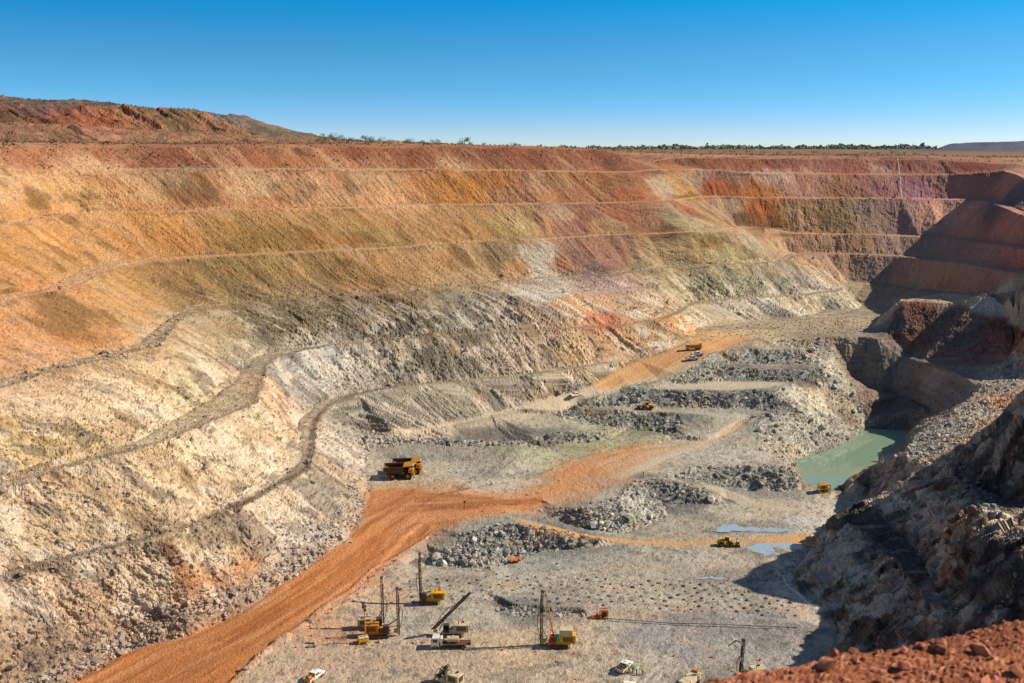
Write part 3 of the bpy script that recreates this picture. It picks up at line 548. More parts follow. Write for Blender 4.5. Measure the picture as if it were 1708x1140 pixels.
# ------------------------------------------------------------------ colours of the ground, with some shade painted in
CPTS = '''
40,262,190,122,78;150,258,186,116,74;150,274,222,176,126;300,262,156,92,60;260,275,160,100,70;420,262,164,98,64;500,272,190,130,88;600,258,166,96,62;600,274,196,140,98;700,262,168,100,64;780,260,154,90,60;760,276,205,160,118;880,266,160,92,60;980,268,170,104,72;1010,262,126,76,54;1050,280,160,92,64;1110,272,178,108,68;1180,274,162,98,66;1150,268,156,92,62;
0,310,220,180,130;100,310,228,182,122;60,350,214,160,98;220,310,220,178,124;300,300,186,160,124;330,330,196,140,96;420,310,222,186,142;450,335,208,150,100;540,310,214,168,122;620,300,212,172,128;660,330,226,178,128;730,305,214,150,86;770,315,214,148,70;820,300,196,136,76;860,325,196,146,100;905,315,186,128,104;930,300,182,140,98;960,325,180,126,90;1000,310,170,116,72;1040,300,150,108,72;1060,325,176,112,82;1100,310,196,172,142;1140,318,206,160,96;1160,300,186,156,128;1200,312,196,104,62;1210,300,150,118,96;1270,315,190,120,62;
20,430,200,150,90;100,400,218,162,96;60,470,214,156,98;150,410,206,158,104;220,390,204,148,84;300,400,206,148,82;260,370,212,158,92;380,380,178,140,82;430,400,160,128,72;500,370,190,150,92;520,400,172,132,74;600,375,186,150,92;640,395,168,138,84;700,370,196,154,102;760,390,206,158,102;800,365,190,150,100;840,385,172,146,92;870,370,206,178,126;910,370,196,140,104;940,360,200,166,132;950,385,176,128,104;975,370,156,104,88;1010,375,196,158,118;1040,360,180,118,84;1060,380,178,128,92;1090,370,176,132,100;1110,380,112,84,56;1130,372,186,172,132;1170,380,196,178,134;1150,350,176,116,86;1190,360,200,164,130;1215,345,200,170,138;1250,360,110,80,56;1280,370,130,92,64;1280,345,196,112,56;
0,560,214,158,106;80,540,218,164,108;60,590,214,168,124;150,550,208,158,98;200,500,204,160,104;230,480,192,150,92;280,460,168,132,84;320,490,166,136,92;380,460,158,132,84;420,480,150,128,84;480,450,176,144,92;520,480,150,126,88;560,450,170,138,88;600,470,186,146,96;640,440,200,156,102;680,460,182,146,98;740,440,198,156,108;780,465,176,148,108;830,435,150,130,92;860,450,206,164,112;900,430,212,204,182;905,455,222,214,192;930,440,190,130,92;960,430,160,120,100;985,450,128,112,104;1010,440,176,128,112;1040,425,174,128,104;1060,440,160,148,112;1090,425,196,176,132;1150,420,196,180,134;1200,420,206,192,138;1250,420,200,184,136;1180,405,160,136,84;1290,430,176,160,128;
0,720,206,176,120;60,680,214,184,146;100,740,204,172,112;150,690,220,192,150;200,660,224,198,160;250,640,226,196,150;300,650,206,184,126;330,610,196,172,130;360,560,178,162,124;300,570,190,164,124;400,560,150,136,100;440,540,136,120,88;500,530,132,120,90;560,520,126,114,88;620,530,116,106,84;680,540,110,102,82;720,520,130,116,88;760,520,152,148,128;800,520,160,156,138;840,530,176,160,132;880,520,182,154,120;930,530,188,150,112;960,520,220,158,92;1000,510,222,172,122;1010,530,214,120,82;1050,520,200,162,124;1080,500,190,150,118;1120,480,190,172,130;1180,470,176,166,122;1240,470,166,158,122;1300,470,160,152,124;1340,470,178,166,146;1370,480,186,172,150;900,490,206,202,184;1000,475,190,158,150;
0,850,196,168,134;60,830,212,182,144;120,870,206,176,132;180,830,196,172,136;230,840,214,184,140;280,800,222,192,146;330,770,230,204,160;380,760,226,200,158;420,730,224,198,156;460,660,220,176,132;480,700,222,182,138;470,630,156,148,132;520,620,186,182,166;560,610,206,200,184;600,590,176,168,146;620,620,170,162,142;660,600,140,132,110;700,590,130,122,100;740,600,140,130,106;780,580,160,142,112;820,590,204,184,148;870,590,216,190,150;920,580,208,178,134;970,580,210,170,122;1020,580,204,154,104;1080,560,200,156,104;1130,545,210,158,100;1180,525,206,182,142;1230,515,208,192,160;1280,512,226,218,196;1330,512,214,200,170;1390,505,196,180,146;
30,1020,196,166,132;60,1090,172,142,112;110,960,206,176,138;160,990,202,168,128;210,950,214,184,144;260,960,220,190,146;310,910,226,194,148;360,920,216,184,140;350,960,204,152,104;420,900,214,184,146;400,960,196,164,128;470,860,224,202,170;500,900,232,216,196;520,830,206,188,158;560,790,196,184,160;540,870,206,188,162;580,830,176,162,138;580,750,206,194,170;600,690,176,168,146;640,690,158,148,126;700,670,166,154,130;760,670,176,164,136;820,650,186,170,138;880,645,206,190,156;930,640,200,176,138;980,620,196,166,124;540,730,210,196,172;200,1050,180,150,118;300,1030,176,150,122;400,1000,176,152,124;500,930,180,160,134;590,860,168,152,128;
640,780,196,178,152;720,780,190,176,152;800,770,176,168,146;860,790,196,184,164;900,760,172,170,132;960,745,176,172,128;1050,738,172,172,130;1100,742,186,170,138;750,830,206,150,104;680,755,150,146,132;760,752,156,150,134;820,800,200,190,172;700,815,186,156,120;
880,705,186,172,142;800,722,122,114,104;880,725,112,106,98;700,724,196,180,148;940,705,166,160,136;930,728,126,124,110;980,712,170,168,140;
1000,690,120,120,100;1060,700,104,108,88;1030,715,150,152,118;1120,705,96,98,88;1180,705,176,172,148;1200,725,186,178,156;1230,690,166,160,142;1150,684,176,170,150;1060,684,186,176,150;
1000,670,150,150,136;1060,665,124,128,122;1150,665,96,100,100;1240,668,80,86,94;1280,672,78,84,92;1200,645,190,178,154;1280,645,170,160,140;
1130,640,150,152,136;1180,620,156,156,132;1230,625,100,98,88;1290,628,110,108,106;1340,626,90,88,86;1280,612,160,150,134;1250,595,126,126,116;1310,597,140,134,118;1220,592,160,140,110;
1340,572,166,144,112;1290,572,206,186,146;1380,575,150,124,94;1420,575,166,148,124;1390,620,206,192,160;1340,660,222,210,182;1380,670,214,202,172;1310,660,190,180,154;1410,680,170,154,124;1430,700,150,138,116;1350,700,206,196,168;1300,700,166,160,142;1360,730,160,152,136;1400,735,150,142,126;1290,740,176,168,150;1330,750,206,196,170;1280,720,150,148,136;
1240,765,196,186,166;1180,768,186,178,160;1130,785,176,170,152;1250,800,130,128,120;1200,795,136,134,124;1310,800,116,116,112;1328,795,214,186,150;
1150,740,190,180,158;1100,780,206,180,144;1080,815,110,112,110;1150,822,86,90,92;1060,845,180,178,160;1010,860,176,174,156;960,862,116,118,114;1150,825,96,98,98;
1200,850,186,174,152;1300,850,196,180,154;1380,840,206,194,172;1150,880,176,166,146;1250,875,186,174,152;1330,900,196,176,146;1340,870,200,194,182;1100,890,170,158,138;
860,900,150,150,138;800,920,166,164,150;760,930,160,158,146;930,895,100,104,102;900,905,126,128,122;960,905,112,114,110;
1000,930,172,166,150;1100,925,170,160,140;1200,935,176,168,150;900,935,170,166,152;1000,975,186,172,150;1100,990,186,172,148;1200,990,172,164,146;850,975,186,176,156;750,975,190,176,152;700,960,180,164,140;650,1000,196,166,136;600,1030,190,164,136;680,1040,176,166,148;800,1030,186,174,154;880,1025,110,110,108;950,1060,196,172,142;850,1080,200,174,140;750,1090,190,168,140;650,1100,186,164,136;550,1090,190,168,144;480,1110,196,170,140;1050,1040,176,164,146;1100,1060,160,154,146;1180,1060,166,160,150;1240,1040,160,154,146;1000,1110,190,170,144;1100,1110,182,170,150;1200,1100,170,162,148;1290,1040,140,136,132;1150,1080,156,152,146;620,960,196,140,104;560,1010,196,146,110;560,1060,196,150,116;
1250,550,206,182,140;1350,540,208,186,148;1420,540,212,192,156;1300,528,160,146,120;1400,520,168,156,128;1450,518,150,146,122;1210,560,216,170,112;1260,567,206,176,136;
1350,300,186,134,104;1420,280,156,92,72;1300,272,150,86,62;1500,275,136,76,62;1560,285,150,96,80;1480,288,176,130,112;1620,278,130,66,54;1250,275,160,88,60;1330,310,190,140,116;1280,295,206,176,150;1400,315,168,116,84;1480,310,169,113,105;1580,310,195,136,116;1550,320,166,116,121;1630,310,189,131,108;
1350,350,168,128,92;1400,365,150,122,80;1320,360,206,164,118;1440,360,163,136,113;1500,360,169,133,121;1580,360,213,156,126;1620,370,195,141,116;1300,400,212,178,136;1350,405,196,152,112;1420,408,170,130,100;1500,410,166,133,116;1600,420,174,131,110;1250,405,196,180,150;1350,445,196,158,120;1400,440,176,140,108;1450,450,156,131,113;1550,450,169,138,121;1620,465,171,136,116;1380,462,190,156,120;1440,490,160,136,106;1480,495,150,132,108;1540,487,160,130,104;1660,350,130,108,108;1690,330,145,116,110;1690,300,208,146,116;1680,390,208,138,116;1690,440,189,123,105;1650,475,182,131,116;1690,430,195,126,110;
1540,500,212,190,160;1600,501,206,170,136;1670,485,224,196,164;1660,498,130,116,106;1690,520,214,190,164;1640,508,206,188,162;
1530,520,120,66,44;1580,530,110,92,84;1620,540,120,96,84;1560,560,106,92,86;1600,570,104,98,92;1660,550,120,70,54;1640,580,150,100,84;1600,600,150,96,78;1520,560,130,82,54;1660,560,156,96,76;1500,550,100,96,92;1460,550,150,142,130;1470,580,130,120,108;1430,600,146,128,110;1420,635,140,116,98;1480,620,136,128,116;1550,640,166,156,142;1520,640,150,132,112;1600,640,140,126,112;1580,660,136,124,110;1450,670,130,96,80;1500,670,124,90,72;1480,700,120,116,110;1540,700,156,128,98;1560,690,150,120,100;1660,600,180,120,84;
1540,745,176,168,150;1580,720,178,170,152;1620,690,186,174,152;1660,640,180,164,140;1690,610,196,168,136;1690,665,214,150,96;1640,715,206,158,108;1600,735,190,166,130;1700,580,196,120,84;1630,780,90,66,54;1680,750,100,70,54;1690,700,70,56,48;1600,790,120,112,106;1660,840,96,92,92;
1430,815,199,173,145;1460,800,192,168,145;1400,815,179,156,133;1480,790,153,129,107;1500,800,186,158,130;1540,800,174,144,119;1520,840,204,173,142;1480,840,243,211,173;1580,830,166,134,109;1460,860,225,198,166;1560,860,212,183,154;1600,870,179,124,78;1440,870,140,126,116;1480,910,122,114,109;1380,900,192,176,157;1400,940,212,191,169;1440,950,192,176,157;1350,960,230,206,173;1420,1000,225,206,183;1480,980,186,171,154;1380,1010,204,186,166;1450,1040,192,161,133;1500,1000,153,129,109;1550,950,166,124,95;1600,930,163,106,78;1640,900,153,104,80;1560,1000,161,114,90;1620,980,102,86,78;1680,920,133,89,71;1680,980,97,69,59;1660,860,250,221,180;1700,880,250,218,169;
30,190,110,74,60;60,180,120,90,92;120,195,160,86,56;180,200,170,90,54;250,205,150,96,64;300,205,116,88,56;350,210,150,100,64;400,215,170,112,78;40,220,160,110,84;150,222,176,120,90;300,228,150,108,74;90,170,96,86,84;150,170,90,84,80;200,176,84,84,84;380,198,100,98,96;450,218,110,104,90;500,228,110,104,80;60,235,130,92,66;300,240,120,70,48;480,240,150,86,56;1600,244,84,88,100;1660,242,96,98,110
'''
cps = []
for row in CPTS.replace('\n', '').split(';'):
    if not row.strip(): continue
    u, v, r, g, b = [float(q) for q in row.split(',')]
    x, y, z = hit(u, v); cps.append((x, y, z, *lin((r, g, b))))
cps = np.array(cps, np.float32)  # marks on shaded right wall and spur raised to lighten the shade
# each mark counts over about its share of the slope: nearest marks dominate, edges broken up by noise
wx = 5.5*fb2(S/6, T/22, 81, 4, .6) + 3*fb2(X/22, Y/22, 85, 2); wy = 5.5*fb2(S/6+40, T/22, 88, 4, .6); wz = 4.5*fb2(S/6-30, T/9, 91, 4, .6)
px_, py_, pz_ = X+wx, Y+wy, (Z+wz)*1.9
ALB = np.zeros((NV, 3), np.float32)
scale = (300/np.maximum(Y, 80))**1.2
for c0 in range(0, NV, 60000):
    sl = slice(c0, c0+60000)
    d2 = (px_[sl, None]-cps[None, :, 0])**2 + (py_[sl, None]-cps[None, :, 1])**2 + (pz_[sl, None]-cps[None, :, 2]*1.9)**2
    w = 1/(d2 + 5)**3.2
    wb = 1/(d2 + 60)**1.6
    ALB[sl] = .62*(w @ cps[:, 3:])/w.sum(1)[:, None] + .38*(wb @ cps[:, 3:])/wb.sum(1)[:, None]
def paint(mask, col, k=1.0):
    global ALB
    ALB = ALB + (lin(col)-ALB)*(mask*k)[:, None]
# stains, veins and weathering on the walls, shade painted on the spur
hi = wall*(1-low)*(Y < 640)*(1-soft); lo = wall*low*(1-soft)
st = fb2(S/3.4 + .5*fb2(S/8, T/8, 5, 2), T/34, 95, 4); st2 = fb2(S/1.2, T/16, 99, 3); gr = fb2(S/.7, T/.8, 103, 2); pat = fb2(S/11+.4*st, T/13, 107, 4)
mul = 1 + wall*(1-.4*soft)*(.20*st + .18*st2 + .22*gr)
ALB *= np.clip(mul, .35, 1.7)[:, None]
paint(wall*hard*sstep(.84, .95, i3)*(.35+.35*low), (60, 54, 48)); paint(wall*hard*sstep(.10, .03, i3)*(.15+.2*low), (236, 220, 192)); paint(wall*hard*low*sstep(.86, .96, i2)*.45, (70, 64, 58))
paint(hi*sstep(.16, .5, pat)*.6, (108, 82, 46)); paint(hi*sstep(.24, .48, fb2(S/6+9, T/22, 111, 4))*.4, (226, 186, 136)); paint(hi*sstep(.25, .5, fb2(S/15, T/9, 115, 3))*.35, (196, 122, 62))
paint(lo*(1-m_rub)*sstep(.15, .32, fb2(S/4.2, T/5.6, 119, 4))*.55, (232, 214, 184)); paint(lo*(1-m_rub)*sstep(.15, .34, fb2(S/4.8+30, T/7.4, 123, 4))*.55, (98, 88, 76)); paint(lo*sstep(.25, .5, fb2(S/9, T/12, 127, 3))*.4, (178, 138, 84))
paint(m_rub*(1-sstep(.5, .9, coarse))*.5, (166, 160, 146)); paint(m_rub*sstep(.70, .95, j2)*.45, (214, 208, 194)); paint(m_rub*sstep(.35, .10, j2)*.5, (74, 73, 71)); ALB *= (1 + m_rub*.5*(j1-.5))[:, None]
rill = 1-np.abs(fb2(S/2.2, T/34, 161, 3)); paint(wall*(1-soft)*(1-m_rub)*sstep(.93, .99, rill)*(.26-.12*low), (96, 74, 52)); rill2 = 1-np.abs(fb2(S/1.1+70, T/15, 165, 2)); paint(wall*(1-soft)*(1-m_rub)*sstep(.94, .99, rill2)*.16, (80, 64, 48))
lum = ALB.mean(1)[:, None]; ALB = ALB + (lum*np.array([1.14, 1.0, .80], np.float32)-ALB)*(.05*wall + .10*wall*low)[:, None]
spur = inside(SPOIL, 2, 0, 77)*(1-sstep(318, 345, Y))*(1-m_rub)
sn = fb3(X/4, Y/4, Z/9, 76, 4); paint(spur*sstep(.02, .26, sn)*.72, (74, 58, 48)); paint(spur*sstep(.10, .34, fb3(X/5+20, Y/5, Z/11, 77, 4))*.6, (206, 186, 158)); paint(spur*sstep(.2, .4, fb3(X/6+50, Y/6, Z/9, 78, 3))*.5, (128, 82, 56))
paint(inside([(1404,856),(1396,866),(1443,885),(1484,930),(1502,947),(1530,985),(1552,961),(1528,923),(1516,900),(1484,875),(1446,843)], 1.2, 1.2, 41), (44, 41, 42), .85)  # dark gravel ledge, with shade from the face above painted in
paint(inside([(1574,764),(1600,760),(1640,790),(1708,830),(1708,870),(1660,852),(1622,838),(1600,806)], 2, 2, 42), (58, 56, 56), .8); paint(inside([(1560,1000),(1600,940),(1708,890),(1708,1000),(1640,1030)], 3, 3, 43), (54, 50, 50), .6)  # mound's shade painted dark on the plateau, then dark rubble lower right
# floors
fl = flat*(1-m_rub)*(Z < 45)
ALB *= (1 + fl*(.22*fb2(X/9, Y/9, 131, 4) + .20*fb2(X/1.6, Y/1.6, 135, 3)))[:, None]
paint(fl*sstep(.2, .5, fb2(X/14, Y/5, 139, 4))*.4, (196, 160, 126)); paint(fl*sstep(.22, .45, fb2(X/10+5, Y/7, 143, 4))*.45, (118, 114, 106)); paint(fl*(1-.7*roads)*sstep(.78, .95, k1)*.5, (92, 90, 86)); paint(fl*(1-.7*roads)*sstep(.84, .95, k2)*.4, (96, 94, 90)); paint(fl*(1-.7*roads)*sstep(.12, .03, k2)*.2, (216, 212, 204))
# roads
paint(inside([(770,724),(800,712),(880,711),(940,722),(868,734),(794,733)], 4, 3, 12), (112, 106, 98), .5)
paint(m_loop, (206, 196, 172), .6); paint(m_trk, (204, 186, 156), .7); paint(m_low, (226, 202, 166), .9); paint(inside([(640,728),(700,720),(800,703),(845,692),(900,690),(880,700),(780,715),(700,730)], 2.5, 2, 13), (214, 194, 162), .6); paint(m_up, (214, 160, 104), .85)
paint(inside([(1000,660),(1036,648),(1075,639),(1125,626),(1165,605),(1160,598),(1110,618),(1060,634),(1005,650)], 1, 1, 14), (206, 184, 150), .6)
paint(m_cross, (206, 158, 106), .85); paint(inside(SWEEP, 9, 4, 4), (208, 150, 96), .6); paint(m_sweep, (196, 134, 88), .7); paint(inside([(985,775),(1060,748),(1140,738),(1200,722),(1235,702),(1246,705),(1215,728),(1150,750),(1080,768),(1020,795)], 3, 2, 34), (196, 160, 126), .6); paint(inside([(620,815),(760,818),(900,826),(1000,800),(1060,770),(1050,800),(980,840),(900,850),(800,865),(700,905),(630,905)], 8, 4, 15), (206, 150, 100), .6)
paint(inside(ROAD, 6, 3, 30), (196, 150, 112), .55)
paint(m_road, (184, 114, 62), .92); jn = inside([(610,815),(760,815),(900,826),(900,850),(800,862),(720,892),(640,880)], 8, 3, 31); paint(m_road*jn, (202, 144, 100), .5)
lane = np.exp(-((np.abs(rc)-3.2)/1.1)**2) + np.exp(-((np.abs(rc)-6.6)/1.0)**2); paint(m_road*lane*(.5+.5*fb2(rs/14, rc, 32, 2)), (214, 160, 116), .5); paint(m_road*np.exp(-(rc/1.0)**2), (164, 98, 56), .35)
damp = sstep(.1, .45, fb2(rc/5, rs/30, 33, 3)); paint(m_road*damp*.5, (150, 90, 52))
ALB *= (1 + np.maximum(m_road, np.maximum(m_up, m_sweep))*.20*rut)[:, None]
paint(m_road*sstep(.25, .5, fb2(rc/1.6, rs/25, 147, 3))*.5, (150, 84, 38)); paint(m_road*sstep(.35, .55, fb2(rc/1.3+9, rs/18, 151, 3))*.45, (222, 160, 106))
# dust of the haul road on the toe of the wall and stains that ran down it
paint(inside([(262,905),(278,897),(330,990),(305,992)], 1.2, 1.2, 16), (140, 92, 52), .75); paint(inside([(300,960),(420,930),(440,940),(400,965),(320,985)], 2, 2, 17), (196, 140, 90), .6)
paint(inside([(300,760),(318,792),(335,822),(322,826),(300,790)], 1.2, 1, 18), (130, 96, 60), .6)
# damp margins of the pond and the puddles
paint(inside([(1440,714),(1515,714),(1520,732),(1512,746),(1488,770),(1440,792),(1396,820),(1362,818),(1342,810),(1330,795),(1320,772),(1348,756),(1400,742)], 2.0, 1.2, 44), (112, 100, 82), .5)
for k, pp_ in enumerate([[(1175,888),(1210,870),(1290,869),(1345,882),(1310,892),(1210,892)],[(1226,920),(1262,904),(1372,904),(1350,918),(1308,932),(1255,927)],[(1150,968),(1195,948),(1272,946),(1240,962),(1195,972)]]): paint(inside(pp_, 2.5, 2, 45+k), (124, 114, 102), .55)
# wheel tracks, spills and graded windrows on the floors
def stroke(px, hw, col, k, gap=0.0, seed=40):
    P = resample([hit(*p) for p in px], 3.0); P = np.array(P)[:, :2]; mg = hw + gap + 3
    m = (X > P[:, 0].min()-mg) & (X < P[:, 0].max()+mg) & (Y > P[:, 1].min()-mg) & (Y < P[:, 1].max()+mg); x, y = X[m], Y[m]; best = np.full(x.shape, 1e9, np.float32)
    for a, b in zip(P[:-1], P[1:]):
        d = b-a; t = np.clip(((x-a[0])*d[0]+(y-a[1])*d[1])/((d*d).sum()+1e-9), 0, 1); best = np.minimum(best, np.hypot(x-a[0]-t*d[0], y-a[1]-t*d[1]))
    r = np.zeros(NV, np.float32); r[m] = np.exp(-(np.abs(best-gap)/hw)**2)*np.clip(.6+.9*fb2(x/3, y/3, seed, 2), 0, 1); paint(r, col, k)
DK, LT, BR = (96, 84, 74), (214, 208, 196), (150, 104, 70)
stroke([(868,745),(850,765),(815,792),(780,812)], .5, DK, .5, 1.6); stroke([(840,748),(825,770),(800,795),(770,815)], .5, DK, .4, 1.5); stroke([(820,808),(770,818),(735,824),(712,836),(700,846)], .55, (110,70,44), .7); stroke([(670,850),(720,846),(790,842),(860,838)], .5, (128,76,42), .5, 1.4)
stroke([(1120,1102),(1102,1118),(1082,1138)], .35, LT, .8, 1.0); stroke([(1108,1102),(1092,1118),(1072,1138)], .35, DK, .6, .9); stroke([(835,1098),(880,1104),(930,1098),(960,1088)], .8, BR, .5); stroke([(820,1112),(870,1118),(920,1110)], .7, (120,98,76), .5); stroke([(900,1125),(950,1108),(970,1098)], .5, DK, .4, 1.2)
stroke([(500,1120),(600,1105),(700,1110),(800,1100)], 1.6, (196,166,140), .4); stroke([(620,1085),(720,1092),(800,1085)], 1.2, (128,116,104), .4); stroke([(650,1040),(720,1046),(800,1044)], 1.0, (120,112,104), .4)
stroke([(1000,690),(1100,686),(1190,690),(1235,697),(1250,712),(1235,728),(1215,742)], .5, (130,122,110), .6); stroke([(1120,700),(1160,715),(1190,728)], .6, LT, .5, 1.4); stroke([(740,1000),(860,1006),(1000,1002),(1130,1012),(1230,1022)], .9, (120,114,106), .45); stroke([(900,800),(960,770),(1040,752),(1120,742)], .6, (150,104,70), .5, 2.2)
stroke([(380,1060),(480,985),(580,915),(640,870)], .5, (142,82,44), .5, 2.4); stroke([(300,1141),(420,1062),(540,980),(640,905),(700,880)], .45, (138,80,44), .55, 2.2); stroke([(160,1141),(260,1090),(360,1046),(470,980)], .5, (220,166,120), .4, 1.6)
# flat benches are grey brown rubble and dust
bench = flat*(Z > 16)*(Z < 110)*(Y < 640)*(np.abs(X) < 400)*sstep(.25, .1, SL)
bl = bench*((X < -20) | (Y > 440))
paint(bl*(Z < 55)*(1-roads), (160, 138, 112), .5); paint(bl*(Z < 55)*(1-roads)*sstep(.0, .35, fb2(X/2.5, Y/2.5, 69, 3)), (116, 98, 80), .5); paint(bl*(Z < 55)*sstep(.15, .4, fb2(X/4, Y/2, 70, 3)), (206, 184, 154), .4); paint(bl*(Z >= 55), (190, 148, 112), .7)
ALB *= (1 - .19*wall*(1-low)*(1-soft)*(Y < 640) + .06*wall*low*(1-soft))[:, None]
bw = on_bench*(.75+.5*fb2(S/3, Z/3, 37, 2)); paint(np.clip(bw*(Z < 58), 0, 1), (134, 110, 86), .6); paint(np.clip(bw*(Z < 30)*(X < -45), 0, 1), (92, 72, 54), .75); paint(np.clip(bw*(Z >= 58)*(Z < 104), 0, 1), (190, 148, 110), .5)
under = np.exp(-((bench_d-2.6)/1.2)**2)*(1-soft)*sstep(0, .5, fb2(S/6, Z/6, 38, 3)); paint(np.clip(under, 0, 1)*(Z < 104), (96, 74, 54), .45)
ALB *= (1 + .10*fb2(X/.8, Y/.8, 155, 2))[:, None]
# land outside the rim
rim = sstep(104, 106, Z)*(SL < .5)
paint(rim*(Y > 300)*sstep(.0, .4, fb2(X/9, Y/9, 159, 4)), (104, 92, 60), .6); paint(rim*(Y > 300)*sstep(.1, .45, fb2(X/6+50, Y/6, 163, 4)), (176, 112, 76), .5)
warm = np.clip(fl + m_rub, 0, 1)[:, None]; ALB = ALB*(1 + warm*(np.array([.0, .0, -.01], np.float32)))
lum = ALB.mean(1)[:, None]; ALB = ALB + (lum*np.array([1.45, .92, .62], np.float32)-ALB)*(.22*sstep(96, 103, Z)*(Y < 800))[:, None]
hw = (wall*(1-low)*(1-soft)*(Y < 640))[:, None]; ALB = ALB*(1 + hw*np.array([-.02, -.10, -.14], np.float32))
lw = (wall*low*(1-soft)*(X < 20))[:, None]; ALB = ALB*(1 + lw*np.array([-.08, -.11, -.10], np.float32))
ALB = np.clip(ALB*.92, .012, .85)
# ------------------------------------------------------------------ ground objects
def mat_ground(name, bump=.5, rough=.95):
    m = bpy.data.materials.new(name); m.use_nodes = True; n = m.node_tree.nodes; l = m.node_tree.links
    b = n['Principled BSDF']; b.inputs['Roughness'].default_value = rough; b.inputs['Specular IOR Level'].default_value = .12
    at = n.new('ShaderNodeVertexColor'); at.layer_name = 'albedo'
    tc = n.new('ShaderNodeTexCoord'); nz = n.new('ShaderNodeTexNoise'); nz.inputs['Scale'].default_value = 1.7; nz.inputs['Detail'].default_value = 5; nz.inputs['Roughness'].default_value = .65
    rp = n.new('ShaderNodeMapRange'); rp.inputs[1].default_value = .3; rp.inputs[2].default_value = .7; rp.inputs[3].default_value = .72; rp.inputs[4].default_value = 1.28
    mx = n.new('ShaderNodeVectorMath'); mx.operation = 'SCALE'
    l.new(tc.outputs['Object'], nz.inputs['Vector']); l.new(nz.outputs['Fac'], rp.inputs[0]); l.new(at.outputs['Color'], mx.inputs[0]); l.new(rp.outputs[0], mx.inputs['Scale']); l.new(mx.outputs[0], b.inputs['Base Color'])
    bp = n.new('ShaderNodeBump'); bp.inputs['Strength'].default_value = bump; bp.inputs['Distance'].default_value = .5
    l.new(nz.outputs['Fac'], bp.inputs['Height']); l.new(bp.outputs[0], b.inputs['Normal'])
    return m
MG = mat_ground('earth_and_rock', .8)
def mesh_from(name, co, quads, alb, mat, smooth=False):
    me = bpy.data.meshes.new(name); nv = len(co); nq = len(quads); k = quads.shape[1]
    me.vertices.add(nv); me.vertices.foreach_set('co', np.ascontiguousarray(co, np.float32).ravel())
    me.loops.add(nq*k); me.loops.foreach_set('vertex_index', np.ascontiguousarray(quads, np.int32).ravel())
    me.polygons.add(nq); me.polygons.foreach_set('loop_start', np.arange(0, nq*k, k, dtype=np.int32))
    me.update(calc_edges=True)
    if alb is not None:
        a = me.color_attributes.new('albedo', 'FLOAT_COLOR', 'POINT')
        a.data.foreach_set('color', np.concatenate([alb, np.ones((nv, 1), np.float32)], 1).astype(np.float32).ravel())
    me.polygons.foreach_set('use_smooth', np.full(nq, smooth))
    me.materials.append(mat); me.validate()
    o = bpy.data.objects.new(name, me); COL.objects.link(o); return o
def structure(name, co, quads, alb, mat, smooth=False):
    used = np.unique(quads); mp = np.full(len(co), -1, np.int64); mp[used] = np.arange(len(used))
    o = mesh_from(name, co[used], mp[quads], alb[used], mat, smooth); o['kind'] = 'structure'; return o
# far rows
YF = GYF[1:]; XFm = GW[:, None]*YF[None, :]; ZFm = ZF[:, 1:].copy()
xf, yf = XFm.ravel().astype(np.float32), np.broadcast_to(YF[None, :], XFm.shape).ravel().astype(np.float32)
zf = ZFm.ravel() + 1.2*fb2(xf/40, yf/40, 171, 3)*np.clip((yf-800)/200, 0, 1)
cf = np.repeat(lin((112, 104, 76))[None], len(xf), 0)*(1+.3*fb2(xf/60, yf/60, 173, 3))[:, None]
far_red = sstep(1500, 900, yf)[:, None]; cf = cf + (lin((158, 104, 72))-cf)*far_red*.6
dump = ((yf > 1230) & (yf < 1700) & (zf > CAMZ-4.0) & (xf > 500))[:, None]; cf = np.where(dump, lin((92, 94, 104))*(1+.25*fb2(xf/9, zf/3, 175, 3))[:, None], cf)
dump2 = ((zf > CAMZ+4) & (xf < -100) & (yf < 1200))[:, None]; cf = np.where(dump2, lin((110, 88, 72)), cf)
co = np.concatenate([np.stack([XD, YD, ZD], 1), np.stack([xf, yf, zf], 1)]).astype(np.float32)
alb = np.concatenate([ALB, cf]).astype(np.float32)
I = np.arange(NW-1)[:, None]; J = np.arange(NR-1)[None, :]
q1 = np.stack([I*NR+J, (I+1)*NR+J, (I+1)*NR+J+1, I*NR+J+1], -1).reshape(-1, 4)
NF = len(YF); b0 = NW*NR; J2 = np.arange(NF-1)[None, :]
q2 = np.stack([b0+I*NF+J2, b0+(I+1)*NF+J2, b0+(I+1)*NF+J2+1, b0+I*NF+J2+1], -1).reshape(-1, 4)
i_ = np.arange(NW-1)
q3 = np.stack([i_*NR+NR-1, (i_+1)*NR+NR-1, b0+(i_+1)*NF, b0+i_*NF], -1)
# which piece of the setting each face belongs to
cls = np.zeros(NV, np.int8)                                   # 0 floor
in_r = (X > 60) & (Y < 640)
dumpv = (Z > CAMZ + 4.5) & (Y > 480) & (X < 0)
cls[(wall > .5)] = 1
bn = (flat > .5) & (Z > 16) & ((X < -40) | (Y > 455)); cls[bn] = 1
cls[(Z > 104.5) & (SL < .35)] = 3; cls[(Z > CAMZ-12) & (Y > 600) & (SL < .3)] = 3; cls[dumpv] = 4
cls[inside([(1388,818),(1400,806),(1454,772),(1510,743),(1540,716),(1620,661),(1560,613),(1500,590),(1465,566),(1478,527),(1500,500),(1640,496),(1708,480),(1760,480),(1760,1150),(1440,1150),(1392,1060),(1345,996),(1317,976),(1358,906),(1404,858),(1452,831)], .3) > .5] = 5
cls[(roads > .5) & (SL < .45)] = 2
fc = cls[q1[:, 0]]
allq = np.concatenate([q1, q3, q2]); fcl = np.concatenate([fc, np.full(len(q3)+len(q2), 3, np.int8)])
NAMES = {0: 'pit_floor', 1: 'pit_wall', 2: 'haul_road', 3: 'plain', 4: 'waste_dump', 5: 'spoil_slope'}
